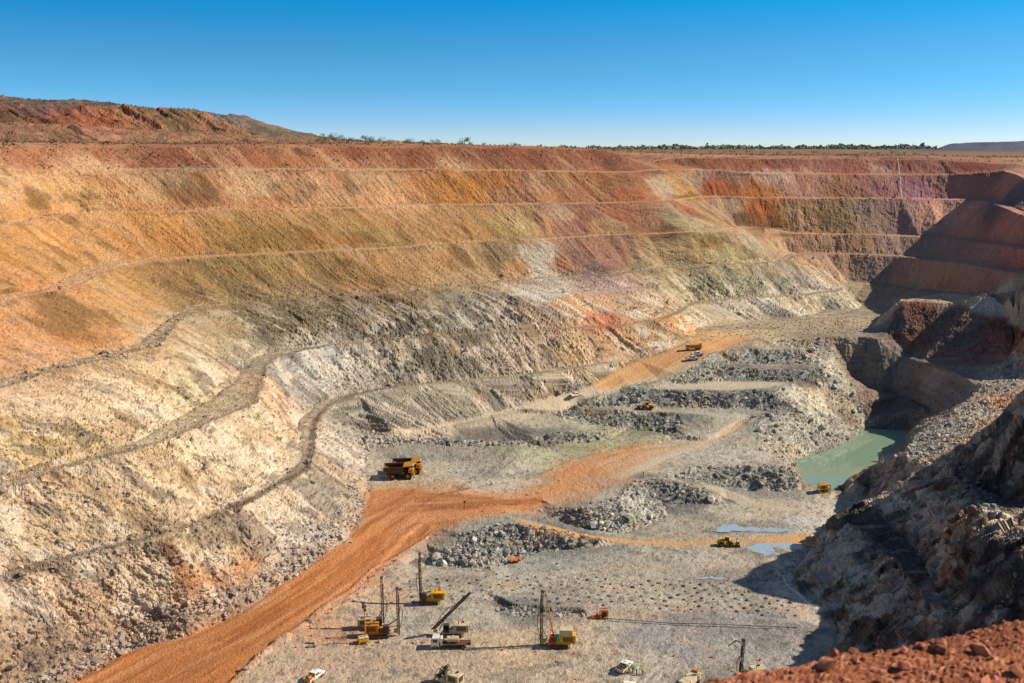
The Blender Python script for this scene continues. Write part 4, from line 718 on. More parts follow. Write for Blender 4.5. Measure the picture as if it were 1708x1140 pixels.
for k, nm in NAMES.items():
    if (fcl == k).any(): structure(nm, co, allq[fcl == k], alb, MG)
print('terrain', NV)
# ------------------------------------------------------------------ helpers for built things
def surf(name, color, rough=.6, metal=0.0, vary=.18, scale=6.0, spec=.3, dirt=None, dirt_amt=.35):
    m = bpy.data.materials.new(name); m.use_nodes = True; n = m.node_tree.nodes; l = m.node_tree.links
    b = n['Principled BSDF']; b.inputs['Roughness'].default_value = rough; b.inputs['Metallic'].default_value = metal; b.inputs['Specular IOR Level'].default_value = spec
    tc = n.new('ShaderNodeTexCoord'); nz = n.new('ShaderNodeTexNoise'); nz.inputs['Scale'].default_value = scale; nz.inputs['Detail'].default_value = 4
    l.new(tc.outputs['Object'], nz.inputs['Vector'])
    rp = n.new('ShaderNodeValToRGB'); c = lin(color); d = lin(dirt if dirt else (150, 120, 90))
    rp.color_ramp.elements[0].position = .35; rp.color_ramp.elements[1].position = .72
    rp.color_ramp.elements[0].color = (*[float(min(1, q*(1+vary*.5))) for q in c], 1)
    e = [float(q*(1-dirt_amt) + w*dirt_amt) for q, w in zip(c, d)]
    rp.color_ramp.elements[1].color = (*e, 1)
    l.new(nz.outputs['Fac'], rp.inputs[0]); l.new(rp.outputs[0], b.inputs['Base Color']); return m
def tag(o, label=None, cat=None, group=None, kind=None):
    if label: o['label'] = label
    if cat: o['category'] = cat
    if group: o['group'] = group
    if kind: o['kind'] = kind
    return o
ICO_V = []; _t = (1+5**.5)/2
for a_, b_ in ((-1, _t), (1, _t), (-1, -_t), (1, -_t)): ICO_V.append((a_, b_, 0))
for a_, b_ in ((-1, _t), (1, _t), (-1, -_t), (1, -_t)): ICO_V.append((0, a_, b_))
for a_, b_ in ((_t, -1), (_t, 1), (-_t, -1), (-_t, 1)): ICO_V.append((a_, 0, b_))
ICO_V = np.array(ICO_V)/math.sqrt(1+_t*_t)
ICO_F = np.array([(0,11,5),(0,5,1),(0,1,7),(0,7,10),(0,10,11),(1,5,9),(5,11,4),(11,10,2),(10,7,6),(7,1,8),(3,9,4),(3,4,2),(3,2,6),(3,6,8),(3,8,9),(4,9,5),(2,4,11),(6,2,10),(8,6,7),(9,8,1)])
def rocks(name, P, size, col, mat, squash=.75):
    n = len(P); r = np.random.default_rng(5)
    q = r.normal(size=(n, 4)); q /= np.linalg.norm(q, axis=1)[:, None]
    w, x, y, z = q.T
    R = np.stack([1-2*(y*y+z*z), 2*(x*y-z*w), 2*(x*z+y*w), 2*(x*y+z*w), 1-2*(x*x+z*z), 2*(y*z-x*w), 2*(x*z-y*w), 2*(y*z+x*w), 1-2*(x*x+y*y)], -1).reshape(n, 3, 3)
    base = ICO_V[None]*(1+.35*r.uniform(-1, 1, (n, 12, 1)))*r.uniform(.55, 1.25, (n, 1, 3))
    v = np.einsum('nij,nkj->nki', R, base)*size[:, None, None]; v[:, :, 2] *= squash
    v = v + P[:, None, :]
    f = (ICO_F[None] + 12*np.arange(n)[:, None, None]).reshape(-1, 3)
    return mesh_from(name, v.reshape(-1, 3), f, np.repeat(col, 12, 0), mat)
MR = mat_ground('broken_rock', .5)
# ------------------------------------------------------------------ loose rock lying on faces and toes
toe_p = np.array([p[:2] for p in TOE])
dt = np.full(NV, 1e9, np.float32)
for a, b in zip(toe_p[:-1:2], toe_p[2::2]):
    d = b-a; t = np.clip(((X-a[0])*d[0]+(Y-a[1])*d[1])/((d*d).sum()+1e-9), 0, 1); dt = np.minimum(dt, np.hypot(X-a[0]-t*d[0], Y-a[1]-t*d[1]))
wt = m_rub*1.0 + .5*np.exp(-dt/5)*(1-m_road) + .05*low*wall + .5*bl*(1-roads)*(Z < 60) + .1*bl + .5*on_bench*(Z < 60) + .012*fl*(1-roads)
wt = wt*(Y < 600)*(Z < 112)*np.clip(260/Y, .3, 1.5)
wt = np.cumsum(wt.astype(np.float64)); NRK = 80000
pick = np.searchsorted(wt, np.random.default_rng(3).uniform(0, wt[-1], NRK))
rs_ = np.random.default_rng(4); sz = np.minimum(.095*rs_.uniform(.008, 1, NRK)**-.58, 1.5)*np.where(m_rub[pick] > .5, 1.0, .8)*(1-.45*fl[pick])
Pk = np.stack([XD[pick], YD[pick], ZD[pick]], 1) + rs_.normal(0, .35, (NRK, 3))*np.array([1, 1, .0]) + np.array([0, 0, .1])*sz[:, None]
ck = ALB[pick]*rs_.uniform(.55, 1.45, (NRK, 1)).astype(np.float32)*.75 + .25*lin((180, 174, 160))
o = rocks('loose_rock', Pk, sz, np.clip(ck, .02, .8).astype(np.float32), MR); tag(o, kind='stuff')
# ------------------------------------------------------------------ water
def sheet(name, pts, z, mat):
    bm = bmesh.new(); vs = [bm.verts.new((x, y, z)) for x, y in pts]; bm.faces.new(vs); me = bpy.data.meshes.new(name); bm.normal_update()
    if bm.faces[:][0].normal.z < 0: bmesh.ops.reverse_faces(bm, faces=bm.faces[:])
    bm.to_mesh(me); bm.free(); me.materials.append(mat); o = bpy.data.objects.new(name, me); COL.objects.link(o); o['kind'] = 'structure'; return o
def water(name, col, rough, bump, scale, spec=.5):
    m = bpy.data.materials.new(name); m.use_nodes = True; n = m.node_tree.nodes; l = m.node_tree.links; b = n['Principled BSDF']
    b.inputs['Base Color'].default_value = (*[float(q) for q in lin(col)], 1); b.inputs['Roughness'].default_value = rough; b.inputs['IOR'].default_value = 1.6; b.inputs['Specular IOR Level'].default_value = spec
    tc = n.new('ShaderNodeTexCoord'); mp = n.new('ShaderNodeMapping'); mp.inputs['Scale'].default_value = (1.0, .35, 1); nz = n.new('ShaderNodeTexNoise'); nz.inputs['Scale'].default_value = scale; nz.inputs['Detail'].default_value = 3
    bp = n.new('ShaderNodeBump'); bp.inputs['Strength'].default_value = bump; bp.inputs['Distance'].default_value = .1
    l.new(tc.outputs['Object'], mp.inputs[0]); l.new(mp.outputs[0], nz.inputs['Vector']); l.new(nz.outputs['Fac'], bp.inputs['Height']); l.new(bp.outputs[0], b.inputs['Normal']); return m
LZ = CAMZ - LAKE_D
lk = [(1446,717),(1480,717),(1511,718),(1516,730),(1509,743),(1485,765),(1456,775),(1438,786),(1417,799),(1394,816),(1365,813.5),(1347,806),(1338,797),(1330,781),(1326,770),(1347,761),(1375,755),(1406,742),(1424,730)]
lp = [place((u, v, LAKE_D))[:2] for u, v in lk]; cx_, cy_ = np.mean(lp, 0)
lp = [(cx_+(x-cx_)*1.035, cy_+(y-cy_)*1.02) for x, y in lp]
sheet('lake_water', lp, LZ, water('green_pit_water', (132, 156, 128), .03, .08, .45, 1.0))
MPUD = water('puddle_water', (160, 174, 184), .05, .02, .8, .7)
def puddle(px, lift=.03):
    pts = [hit(u, v) for u, v in px]; z = float(np.median([p[2] for p in pts])) + lift
    P = resample([(p[0], p[1], z) for p in pts + pts[:1]], 1.2)[:-1]; r = random.Random(len(px))
    sheet('puddle_water', [(x + r.uniform(-.7, .7), y + r.uniform(-.7, .7)) for x, y, z_ in P], z, MPUD)
puddle([(1188,887),(1210,875),(1240,874),(1285,873),(1296,880),(1320,879),(1332,883),(1310,887),(1280,888),(1240,887),(1210,888)])
puddle([(1236,918),(1262,908),(1300,905),(1340,910),(1362,908),(1350,914),(1320,918),(1305,921),(1308,927),(1290,924),(1280,928),(1258,922)])
puddle([(1160,965),(1190,960),(1200,953),(1230,949),(1262,950),(1240,956),(1222,963),(1195,967)])
# ------------------------------------------------------------------ the rim the camera stands on
EDGEPX = [(1040,1185),(1110,1160),(1150,1146),(1190,1131),(1240,1119),(1290,1111),(1340,1103),(1372,1088),(1400,1080),(1440,1076),(1500,1074),(1545,1062),(1600,1050),(1650,1039),(1708,1028),(1800,1010),(1900,995)]
DR = 2.2
ex, ey = np.array([[DR/qv(v)*ray_w(u, v), DR/qv(v)] for u, v in EDGEPX]).T
ex = np.concatenate([[-4, -.5], ex, [9]]); ey = np.concatenate([[2.6, 2.9], ey, [6.5]])
gxx = np.linspace(-3.5, 8, 700); tt = np.concatenate([np.linspace(-3.2, -1.6, 30), np.linspace(-1.58, .15, 190), np.linspace(.16, 4.5, 60)])
RX = np.repeat(gxx[:, None], len(tt), 1); EY = np.interp(gxx, ex, ey)[:, None]; RY = EY + tt[None, :]
rx, ry = RX.ravel(), RY.ravel(); tq = np.broadcast_to(tt[None, :], RX.shape).ravel()
drop = np.where(tq > 0, -1.25*tq, -.03*np.minimum(-tq, 1)) - .015*sstep(-.25, .1, tq)
bz1, bi1 = blocks(rx/.06, ry/.06, 201); bz2, bi2 = blocks(rx/.022, ry/.022, 205); sp = sstep(-.1, .5, fb2(rx/.25, ry/.25, 209, 3))
rz = CAMZ - DR + drop + .05*fb2(rx/.7, ry/.7, 211, 3) + .020*bz1*sp + .013*bz2
rc_ = lin((152, 92, 62))[None]*(1+.35*fb2(rx/.35, ry/.35, 215, 3) + .3*(bi1-.5) + .4*(bi2-.5))[:, None]
rc_ = rc_ + (lin((206, 146, 116))-rc_)*(sstep(.75, .95, bi2)*.6)[:, None]; rc_ = rc_ + (lin((120, 66, 44))-rc_)*(sstep(.05, .4, fb2(rx/.5, ry/.4, 219, 3))*.6)[:, None]
n2 = len(tt); ii = np.arange(len(gxx)-1)[:, None]; jj = np.arange(n2-1)[None, :]
rq = np.stack([ii*n2+jj, (ii+1)*n2+jj, (ii+1)*n2+jj+1, ii*n2+jj+1], -1).reshape(-1, 4)
def mat_near(name):
    m = mat_ground(name, .6); n = m.node_tree.nodes
    for q in n:
        if q.type == 'TEX_NOISE': q.inputs['Scale'].default_value = 40
        if q.type == 'BUMP': q.inputs['Distance'].default_value = .012
    return m
MN = mat_near('red_rim_soil')
o = mesh_from('rim_ground', np.stack([rx, ry, rz], 1), rq, np.clip(rc_, .02, .8).astype(np.float32), MN); o['kind'] = 'structure'
rr = np.random.default_rng(9); sel = rr.choice(np.where((tq > -1.6) & (tq < .3))[0], 4200)
ps = np.minimum(.0075*rr.uniform(.02, 1, 4200)**-.55, .055)
pc = lin((168, 106, 76))[None]*rr.uniform(.6, 1.5, (4200, 1))
o = rocks('loose_gravel', np.stack([rx[sel], ry[sel], rz[sel]+ps*.3], 1), ps, np.clip(pc, .02, .8).astype(np.float32), MN, .8); tag(o, kind='stuff')
# ------------------------------------------------------------------ drill cuttings round the blast holes
def heap_mesh(name, seed, nseg=9):
    r = random.Random(seed); bm = bmesh.new(); rings = []
    for k, (rad, h) in enumerate(((1.0, -.12), (.78, .16), (.5, .40), (.28, .46), (.14, .30))):
        rings.append([bm.verts.new((rad*math.cos(2*math.pi*i/nseg)*r.uniform(.85, 1.15), rad*math.sin(2*math.pi*i/nseg)*r.uniform(.85, 1.15), h*r.uniform(.85, 1.15))) for i in range(nseg)])
    for a, b in zip(rings[:-1], rings[1:]):
        for i in range(nseg): bm.faces.new((a[i], a[(i+1) % nseg], b[(i+1) % nseg], b[i]))
    bm.faces.new(rings[-1]); me = bpy.data.meshes.new(name); bm.to_mesh(me); bm.free(); return me
MH = surf('drill_cuttings', (98, 93, 86), .95, scale=1.5, dirt=(66, 63, 60), dirt_amt=.6, spec=.05)
hm = [heap_mesh('drill_cuttings_heap', k) for k in range(4)]
for m_ in hm: m_.materials.append(MH)
def pip(P, x, y):
    c = False
    for a, b in zip(P, np.roll(P, -1, 0)):
        if (a[1] > y) != (b[1] > y) and x < (b[0]-a[0])*(y-a[1])/(b[1]-a[1]) + a[0]: c = not c
    return c
hs = []
def pattern(px, sx, sy, ang, jit, size):
    P = outline(px); c, s = math.cos(ang), math.sin(ang); cx, cy = P.mean(0); n = 60
    for i in range(-n, n):
        for j in range(-n, n):
            a, b = (i + .5*(j % 2))*sx, j*sy; x = cx + a*c - b*s + random.uniform(-jit, jit); y = cy + a*s + b*c + random.uniform(-jit, jit)
            if pip(P, x, y) and random.random() > .05: hs.append((y, x, size*random.choice([random.uniform(.45, .8), random.uniform(.7, 1.2)])))
pattern([(655,985),(690,958),(860,957),(1020,962),(1150,968),(1250,978),(1330,1000),(1330,1030),(1180,1026),(1010,1010),(985,1012),(900,1006),(830,1008),(790,1012),(742,1003),(700,1010)], 3.0, 2.5, -.35, .35, .46)
pattern([(1185,562),(1205,549),(1250,543),(1300,535),(1400,529),(1452,535),(1440,557),(1330,559),(1262,571),(1215,564)], 3.5, 3.5, .62, .5, .42)
hs.sort()
LBL = 'low dark cone of drill cuttings around a blast hole in the pit floor'
far_pts = []
for k, (y, x, sc) in enumerate(hs):
    z = ground_z(x, y)
    if k < 300:
        o = bpy.data.objects.new('drill_cuttings_heap', hm[k % 4]); COL.objects.link(o); o.location = (x, y, z+.05); o.scale = (sc*random.uniform(.95, 1.5), sc*random.uniform(.9, 1.3), sc*random.uniform(.8, 1.1)); o.rotation_euler.z = random.uniform(0, 6.28)
        tag(o, LBL, 'heap', 'drill cuttings heaps in rows')
    else: far_pts.append((x, y, z, sc))
if far_pts:
    bm = bmesh.new()
    for x, y, z, sc in far_pts:
        b0_ = len(bm.verts); bm.from_mesh(hm[random.randrange(4)]); bm.verts.ensure_lookup_table()
        for v in bm.verts[b0_:]: v.co = Vector((x + v.co.x*sc*1.1, y + v.co.y*sc*1.1, z + .05 + v.co.z*sc))
    me = bpy.data.meshes.new('drill_cuttings'); bm.to_mesh(me); bm.free(); me.materials.append(MH); o = bpy.data.objects.new('drill_cuttings', me); COL.objects.link(o); tag(o, kind='stuff')
print('heaps', len(hs))
# ------------------------------------------------------------------ scrub and trees on the skyline
def leaf_mat(name, c):
    m = surf(name, c, .9, scale=.8, vary=.4, dirt=(96, 92, 60), dirt_amt=.5, spec=.1); return m
ML = [leaf_mat('dark_scrub_leaves', (74, 84, 50)), leaf_mat('dry_scrub_leaves', (146, 134, 82))]
MT = surf('grey_bark', (96, 82, 70), .95)
def crown_mesh(name, n, rx_, rz_, leaf, seed, lumps=6):
    r = np.random.default_rng(seed); c = r.normal(size=(lumps, 3))*np.array([.5, .5, .28]); rad = r.uniform(.35, .6, lumps)
    k = r.integers(0, lumps, n); d = r.normal(size=(n, 3)); d /= np.linalg.norm(d, axis=1)[:, None]
    p = (c[k] + d*rad[k, None]*r.uniform(.5, 1, (n, 1))**.5)*np.array([rx_, rx_, rz_])
    a = r.normal(size=(n, 3)); a /= np.linalg.norm(a, axis=1)[:, None]; b = np.cross(a, r.normal(size=(n, 3))); b /= np.linalg.norm(b, axis=1)[:, None]
    s = leaf*r.uniform(.6, 1.4, (n, 1)); v = np.stack([p-a*s, p+b*s*.6, p+a*s, p-b*s*.6], 1).reshape(-1, 3)
    q = np.arange(4*n).reshape(n, 4); me = bpy.data.meshes.new(name); me.from_pydata(v.tolist(), [], q.tolist()); return me
def tree(name, x, y, h, w, mat, label, cat, group=None, shared=None, trunk_h=.35, z=None):
    t = bpy.data.objects.new(name, None); COL.objects.link(t); z = ground_far(x, y) if z is None else z; t.location = (x, y, z); tag(t, label, cat, group)
    if shared is None:
        cm = crown_mesh('crown', 420, w/2, h*(1-trunk_h)*.62, max(h*.045, .12), int(abs(x*7)+y)); cm.materials.append(mat)
        bm = bmesh.new(); bmesh.ops.create_cone(bm, cap_ends=True, segments=7, radius1=h*.035, radius2=h*.012, depth=h*.75, matrix=Matrix.Translation((0, 0, h*.36)))
        for a in range(4):
            ang = a*1.6 + x; bmesh.ops.create_cone(bm, cap_ends=True, segments=5, radius1=h*.016, radius2=h*.006, depth=h*.45, matrix=Matrix.Translation((math.cos(ang)*w*.12, math.sin(ang)*w*.12, h*.5)) @ Matrix.Rotation(.6, 4, Vector((-math.sin(ang), math.cos(ang), 0))))
        tm = bpy.data.meshes.new('trunk'); bm.to_mesh(tm); bm.free(); tm.materials.append(MT)
        shared = (cm, tm, h)
    s = h/shared[2]
    c = bpy.data.objects.new('crown', shared[0]); COL.objects.link(c); c.parent = t; c.location = (0, 0, shared[2]*(trunk_h + (1-trunk_h)*.5)); 
    k = bpy.data.objects.new('trunk', shared[1]); COL.objects.link(k); k.parent = t
    t.scale = (s, s, s); t.rotation_euler.z = random.uniform(0, 6.28)
    return shared
def ground_far(x, y):
    if y < Y_FAR-1: return ground_z(x, y)
    i = int(np.clip(round((x/y + WMAX)/(2*WMAX)*(NW-1)), 0, NW-1)); return float(np.interp(y, GYF, ZF[i]))
def skyx(u, y): return y*ray_w(u, 250)
tree('round_tree', skyx(775, 640), 640, 5.2, 5.0, ML[0], 'single round dark tree standing on the far pit rim against the sky', 'tree')
tree('flat_tree', skyx(610, 660), 660, 4.6, 6.5, ML[0], 'wide flat-topped tree on the skyline just right of the dump slope', 'tree')
sh = None
for k in range(26):
    u = 1005 + k*22 + random.uniform(-9, 9); y = random.uniform(690, 980); h = random.uniform(2.2, 4.2)
    if sh is None: sh = tree('dry_shrub', skyx(u, y), y, 3.5, 7.0, ML[1], 'low dry yellow green shrub on the red plain beyond the pit', 'shrub', 'dry shrubs beyond the far rim', None, .12)
    else: tree('dry_shrub', skyx(u, y), y, h, 7, ML[1], 'low dry yellow green shrub on the red plain beyond the pit', 'shrub', 'dry shrubs beyond the far rim', sh, .12)
sh = None
for k in range(34):
    u = random.choice([random.uniform(540, 600), random.uniform(560, 700), random.uniform(640, 880)]); y = random.uniform(600, 780); h = random.uniform(2.0, 4.2)
    a = tree('dark_shrub', skyx(u, y), y, h if sh else 3.2, 5.0, ML[0], 'low dark green bush on the skyline behind the left pit rim', 'shrub', 'dark bushes behind the left rim', sh, .1)
    sh = sh or a
# far woodland: one mass of scrub on the horizon
rw = np.random.default_rng(21); nl = 60000
uu = np.concatenate([rw.uniform(985, 1562, 48000), rw.uniform(620, 1000, 12000)]); yy = rw.uniform(1500, 2600, nl)
clump = fb2(uu/9, yy/160, 301, 3); hh = np.clip(4.5 + 8*clump, 1.5, 10)
xx = yy*np.array([ray_w(u, 250) for u in uu]); zb = np.array([ground_far(x, y) for x, y in zip(xx, yy)])
p = np.stack([xx, yy, zb + hh*rw.uniform(.0, 1, nl)**.7], 1); a = rw.normal(size=(nl, 3)); a /= np.linalg.norm(a, axis=1)[:, None]; b = np.cross(a, rw.normal(size=(nl, 3))); b /= np.linalg.norm(b, axis=1)[:, None]
s_ = rw.uniform(.9, 2.0, (nl, 1)); v = np.stack([p-a*s_, p+b*s_, p+a*s_, p-b*s_], 1).reshape(-1, 3)
me = bpy.data.meshes.new('distant_woodland'); me.from_pydata(v.tolist(), [], np.arange(4*nl).reshape(nl, 4).tolist()); me.materials.append(leaf_mat('distant_leaves', (136, 136, 116)))
o = bpy.data.objects.new('distant_woodland', me); COL.objects.link(o); tag(o, kind='stuff')
# scrub and stones on the dump and rim, one mass
m_s = np.where(((Z > 104) & (Y > 330) & (Y < 790) & (fb2(X/5, Y/5, 305, 3) > .12)) | ((Z > CAMZ+22) & (Y > 600) & (fb2(X/9, Y/9, 309, 2) > -.1)))[0]
ns = 9000; k = rw.choice(m_s, ns); p = np.stack([XD[k], YD[k], ZD[k] + .3], 1) + rw.normal(0, .8, (ns, 3))*np.array([1, 1, .35]); a = rw.normal(size=(ns, 3)); a /= np.linalg.norm(a, axis=1)[:, None]; b = np.cross(a, rw.normal(size=(ns, 3))); b /= np.linalg.norm(b, axis=1)[:, None]
s_ = rw.uniform(.2, .6, (ns, 1)); v = np.stack([p-a*s_, p+b*s_, p+a*s_, p-b*s_], 1).reshape(-1, 3)
me = bpy.data.meshes.new('low_scrub'); me.from_pydata(v.tolist(), [], np.arange(4*ns).reshape(ns, 4).tolist()); me.materials.append(leaf_mat('low_scrub_leaves', (92, 86, 58)))
o = bpy.data.objects.new('low_scrub', me); COL.objects.link(o); tag(o, kind='stuff')
# ------------------------------------------------------------------ machines: shapes
class B:                                      # collects shapes into one mesh
    def __init__(s): s.bm = bmesh.new()
    def _add(s, verts, faces):
        vs = [s.bm.verts.new(v) for v in verts]
        for f in faces:
            try: s.bm.faces.new([vs[i] for i in f])
            except ValueError: pass
        return s
    def box(s, c, d, ry=0.0, rz=0.0, taper=1.0, tx=0.0):
        m = Matrix.Translation(c) @ Matrix.Rotation(rz, 4, 'Z') @ Matrix.Rotation(ry, 4, 'Y'); v = []
        for z in (-.5, .5):
            k = taper if z > 0 else 1
            for x, y in ((-.5, -.5), (.5, -.5), (.5, .5), (-.5, .5)): v.append(m @ Vector((x*d[0]*k + (tx if z > 0 else 0), y*d[1]*(1 if taper == 1 else (k+1)/2), z*d[2])))
        return s._add(v, [(0,3,2,1),(4,5,6,7),(0,1,5,4),(1,2,6,5),(2,3,7,6),(3,0,4,7)])
    def rod(s, a, b, r, r2=None, n=8, cap=True):
        a, b = Vector(a), Vector(b); r2 = r if r2 is None else r2; d = (b-a).normalized(); u = d.orthogonal().normalized(); w = d.cross(u); v = []
        for p, q in ((a, r), (b, r2)):
            for i in range(n): t = 2*math.pi*i/n; v.append(p + u*math.cos(t)*q + w*math.sin(t)*q)
        f = [(i, (i+1) % n, n+(i+1) % n, n+i) for i in range(n)]
        if cap: f += [tuple(range(n-1, -1, -1)), tuple(range(n, 2*n))]
        return s._add(v, f)
    def path(s, pts, r, n=6):
        for a, b in zip(pts[:-1], pts[1:]): s.rod(a, b, r, None, n)
        return s
    def prism(s, prof, y0, y1):               # outline in the x-z plane, from y0 to y1
        n = len(prof); v = [(x, y0, z) for x, z in prof] + [(x, y1, z) for x, z in prof]
        return s._add(v, [tuple(range(n)), tuple(range(2*n-1, n-1, -1))] + [(i, n+i, n+(i+1) % n, (i+1) % n) for i in range(n)])
    def ring(s, c, prof, n=18):               # lathe about the local y axis: prof = (radius, y)
        v = []; k = len(prof)
        for i in range(n):
            t = 2*math.pi*i/n; v += [(c[0]+r*math.cos(t), c[1]+y, c[2]+r*math.sin(t)) for r, y in prof]
        f = [(i*k+j, ((i+1) % n)*k+j, ((i+1) % n)*k+j+1, i*k+j+1) for i in range(n) for j in range(k-1)]
        return s._add(v, f)
    def ball(s, c, d, seg=8):
        bmesh.ops.create_uvsphere(s.bm, u_segments=seg, v_segments=max(4, seg//2), radius=.5, matrix=Matrix.Translation(c) @ Matrix.Diagonal((*d, 1))); return s
    def build(s, name, mat, parent=None, loc=None, bevel=0.0):
        bm = s.bm
        if bevel: bmesh.ops.bevel(bm, geom=bm.edges[:], offset=bevel, segments=1, affect='EDGES', clamp_overlap=True)
        bmesh.ops.recalc_face_normals(bm, faces=bm.faces[:]); me = bpy.data.meshes.new(name); bm.to_mesh(me); bm.free(); me.materials.append(mat)
        o = bpy.data.objects.new(name, me); COL.objects.link(o)
        if parent is not None: o.parent = parent
        if loc: o.location = loc
        return o
def root(name, u, v, heading, label, cat, group=None, lift=0.0, scale=1.0):
    x, y, z = hit(u, v); o = bpy.data.objects.new(name, None); COL.objects.link(o); o.location = (x, y, z+lift); o.rotation_euler.z = math.radians(heading); o.scale = (scale,)*3; return tag(o, label, cat, group)
MY = surf('machine_yellow', (196, 132, 30), .6, scale=1.6, dirt=(112, 76, 46), dirt_amt=.6)
MY2 = surf('bright_yellow_paint', (226, 166, 22), .55, scale=1.8, dirt=(140, 98, 54), dirt_amt=.5)
MW = surf('white_paint', (226, 222, 208), .4, scale=1.3, dirt=(176, 142, 104), dirt_amt=.35)
MC = surf('cream_paint', (206, 188, 150), .6, scale=1.6, dirt=(130, 104, 78), dirt_amt=.5)
MK = surf('black_rubber', (34, 31, 29), .9, scale=2, dirt=(110, 84, 60), dirt_amt=.35, spec=.1)
MD = surf('dark_steel', (62, 54, 47), .6, scale=2, dirt=(120, 84, 56), dirt_amt=.4)
MB_ = surf('rusty_tray_steel', (96, 60, 38), .8, scale=1.0, dirt=(92, 66, 48), dirt_amt=.5)
MG_ = surf('dark_glass', (26, 32, 36), .12, spec=.6, dirt=(60, 56, 50), dirt_amt=.2)
MR_ = surf('red_paint', (198, 34, 26), .5, dirt=(140, 60, 40), dirt_amt=.25)
MO = surf('orange_paint', (226, 104, 28), .55, scale=1.4, dirt=(150, 84, 48), dirt_amt=.3)
MGR = surf('green_cloth', (40, 196, 140), .9, dirt=(30, 130, 100), dirt_amt=.2)
MHV = surf('yellow_safety_cloth', (206, 232, 40), .9, dirt=(170, 180, 40), dirt_amt=.2)
MHO = surf('orange_safety_cloth', (226, 66, 24), .9, dirt=(160, 60, 30), dirt_amt=.2)
MN_ = surf('navy_cloth', (34, 38, 56), .95); MSK = surf('skin', (176, 122, 92), .7); MGY = surf('grey_steel', (140, 136, 128), .5, metal=.2)
MLR = surf('orange_load', (206, 128, 60), .8, scale=3, dirt=(150, 84, 40), dirt_amt=.5)
MCON = surf('cone_orange', (240, 62, 20), .6, dirt=(190, 70, 40), dirt_amt=.2)
MPP = surf('white_poly_pipe', (232, 230, 224), .5)
def wheel(parent, c, r, w, rim=None, rr=.5):
    rim = rim or MGY
    t = B().ring((0,0,0), [(r*rr,-w/2),(r*.86,-w/2),(r*.97,-w*.38),(r,-w*.2),(r,w*.2),(r*.97,w*.38),(r*.86,w/2),(r*rr,w/2)], 20).build('wheel', MK, parent, c)
    B().ring((0,0,0), [(.001,-w*.36),(r*.18,-w*.42),(r*.2,-w*.34),(r*(rr-.06),-w*.30),(r*rr,-w*.46),(r*rr,w*.46),(r*(rr-.06),w*.30),(r*.2,w*.34),(r*.18,w*.42),(.001,w*.36)], 16).build('rim', rim, t)
    return t
# ------------------------------------------------------------------ haul trucks
def haul_truck(u, v, heading, label):
    t = root('haul_truck', u, v, heading, label, 'truck', 'haul trucks parked side by side', 0, .8)
    B().box((-.6,0,1.75),(9.2,1.6,.8)).box((3.9,0,1.7),(1.6,4.6,.9)).box((-3.3,0,1.5),(1.2,3.6,1.0)).box((1.0,-1.6,2.0),(2.0,1.0,1.0)).box((1.0,1.6,2.0),(2.0,1.0,1.0)).build('chassis', MD, t, None, .04)
    b = B().prism([(-6.3,4.1),(-5.6,3.4),(-3.0,2.45),(1.4,2.95),(2.1,5.2),(1.7,5.2),(1.05,3.3),(-3.0,2.9),(-6.1,4.35)], -3.0, 3.0)
    for s in (-1, 1): b.prism([(-6.3,4.15),(-5.6,3.4),(-3.0,2.45),(1.4,2.95),(2.1,5.25),(-6.3,5.05)], s*3.0-.12, s*3.0+.12)
    for k in range(7):
        x = -5.4+k*1.05
        for s in (-1, 1): b.box((x, s*3.18, 4.15+.05*k),(.22,.2,1.6))
    for s in (-1, 1): b.box((-2.1, s*3.16, 5.1),(8.4,.3,.28), -.024)
    b.build('dump_body', MB_, t)
    B().prism([(1.5,5.05),(2.0,5.2),(5.3,5.62),(5.35,5.86),(1.9,5.5),(1.4,5.3)], -3.1, 3.1).build('canopy', MY, t)
    B().box((4.6,0,3.05),(2.4,6.2,.18)).box((5.55,0,2.5),(.5,3.4,1.9)).box((5.2,-2.5,2.45),(1.1,1.0,1.1)).box((5.2,2.5,2.45),(1.1,1.0,1.1)).box((5.75,0,1.2),(.35,5.6,.5)).build('front_deck', MY, t, None, .04)
    B().box((5.83,0,2.55),(.08,2.8,1.5)).build('grille', MD, t)
    c = B().box((4.5,1.35,4.1),(1.9,2.0,1.9), taper=.9).build('cab', MW, t, None, .05)
    B().box((5.42,1.35,4.3),(.08,1.7,.8), -.1).box((4.5,.36,4.3),(1.3,.06,.8)).box((4.5,2.36,4.3),(1.3,.06,.8)).build('window', MG_, c)
    B().box((4.7,-1.6,3.7),(1.2,1.8,1.1)).build('electrical_cabinet', MY, t, None, .05)
    r = B()
    for y in (-3.0, 3.0): r.path([(3.6,y,3.1),(3.6,y,4.1),(5.7,y,4.1),(5.7,y,3.1)], .05)
    r.path([(5.7,-3.0,4.1),(5.7,.2,4.1)], .05); r.build('railing', MY, t)
    l = B()
    for s in (-1, 1): l.path([(5.95,s*.5-1.2,.7),(5.6,s*.5-1.2,3.1)], .05)
    for k in range(7): l.rod((5.95-.05*k,-1.7,.9+.33*k),(5.95-.05*k,-.7,.9+.33*k),.04)
    l.build('ladder', MY, t)
    for s in (-1, 1): B().box((5.9,s*2.3,2.2),(.12,.5,.3)).build('headlight', MW, t)
    for s in (-1, 1):
        wheel(t, (3.35,s*2.45,1.42), 1.42, 1.0, MY, .52); wheel(t, (-2.6,s*2.3,1.42), 1.42, 1.9, MY, .52); B().rod((-.6,s*1.3,2.0),(-1.2,s*1.3,3.0),.22).build('hoist_cylinder', MGY, t)
haul_truck(667, 797, 2, 'nearer dusty yellow haul truck parked with its brown dump body towards the pit wall')
haul_truck(680, 789, 2, 'haul truck mostly hidden behind the nearer haul truck, its yellow canopy showing above')
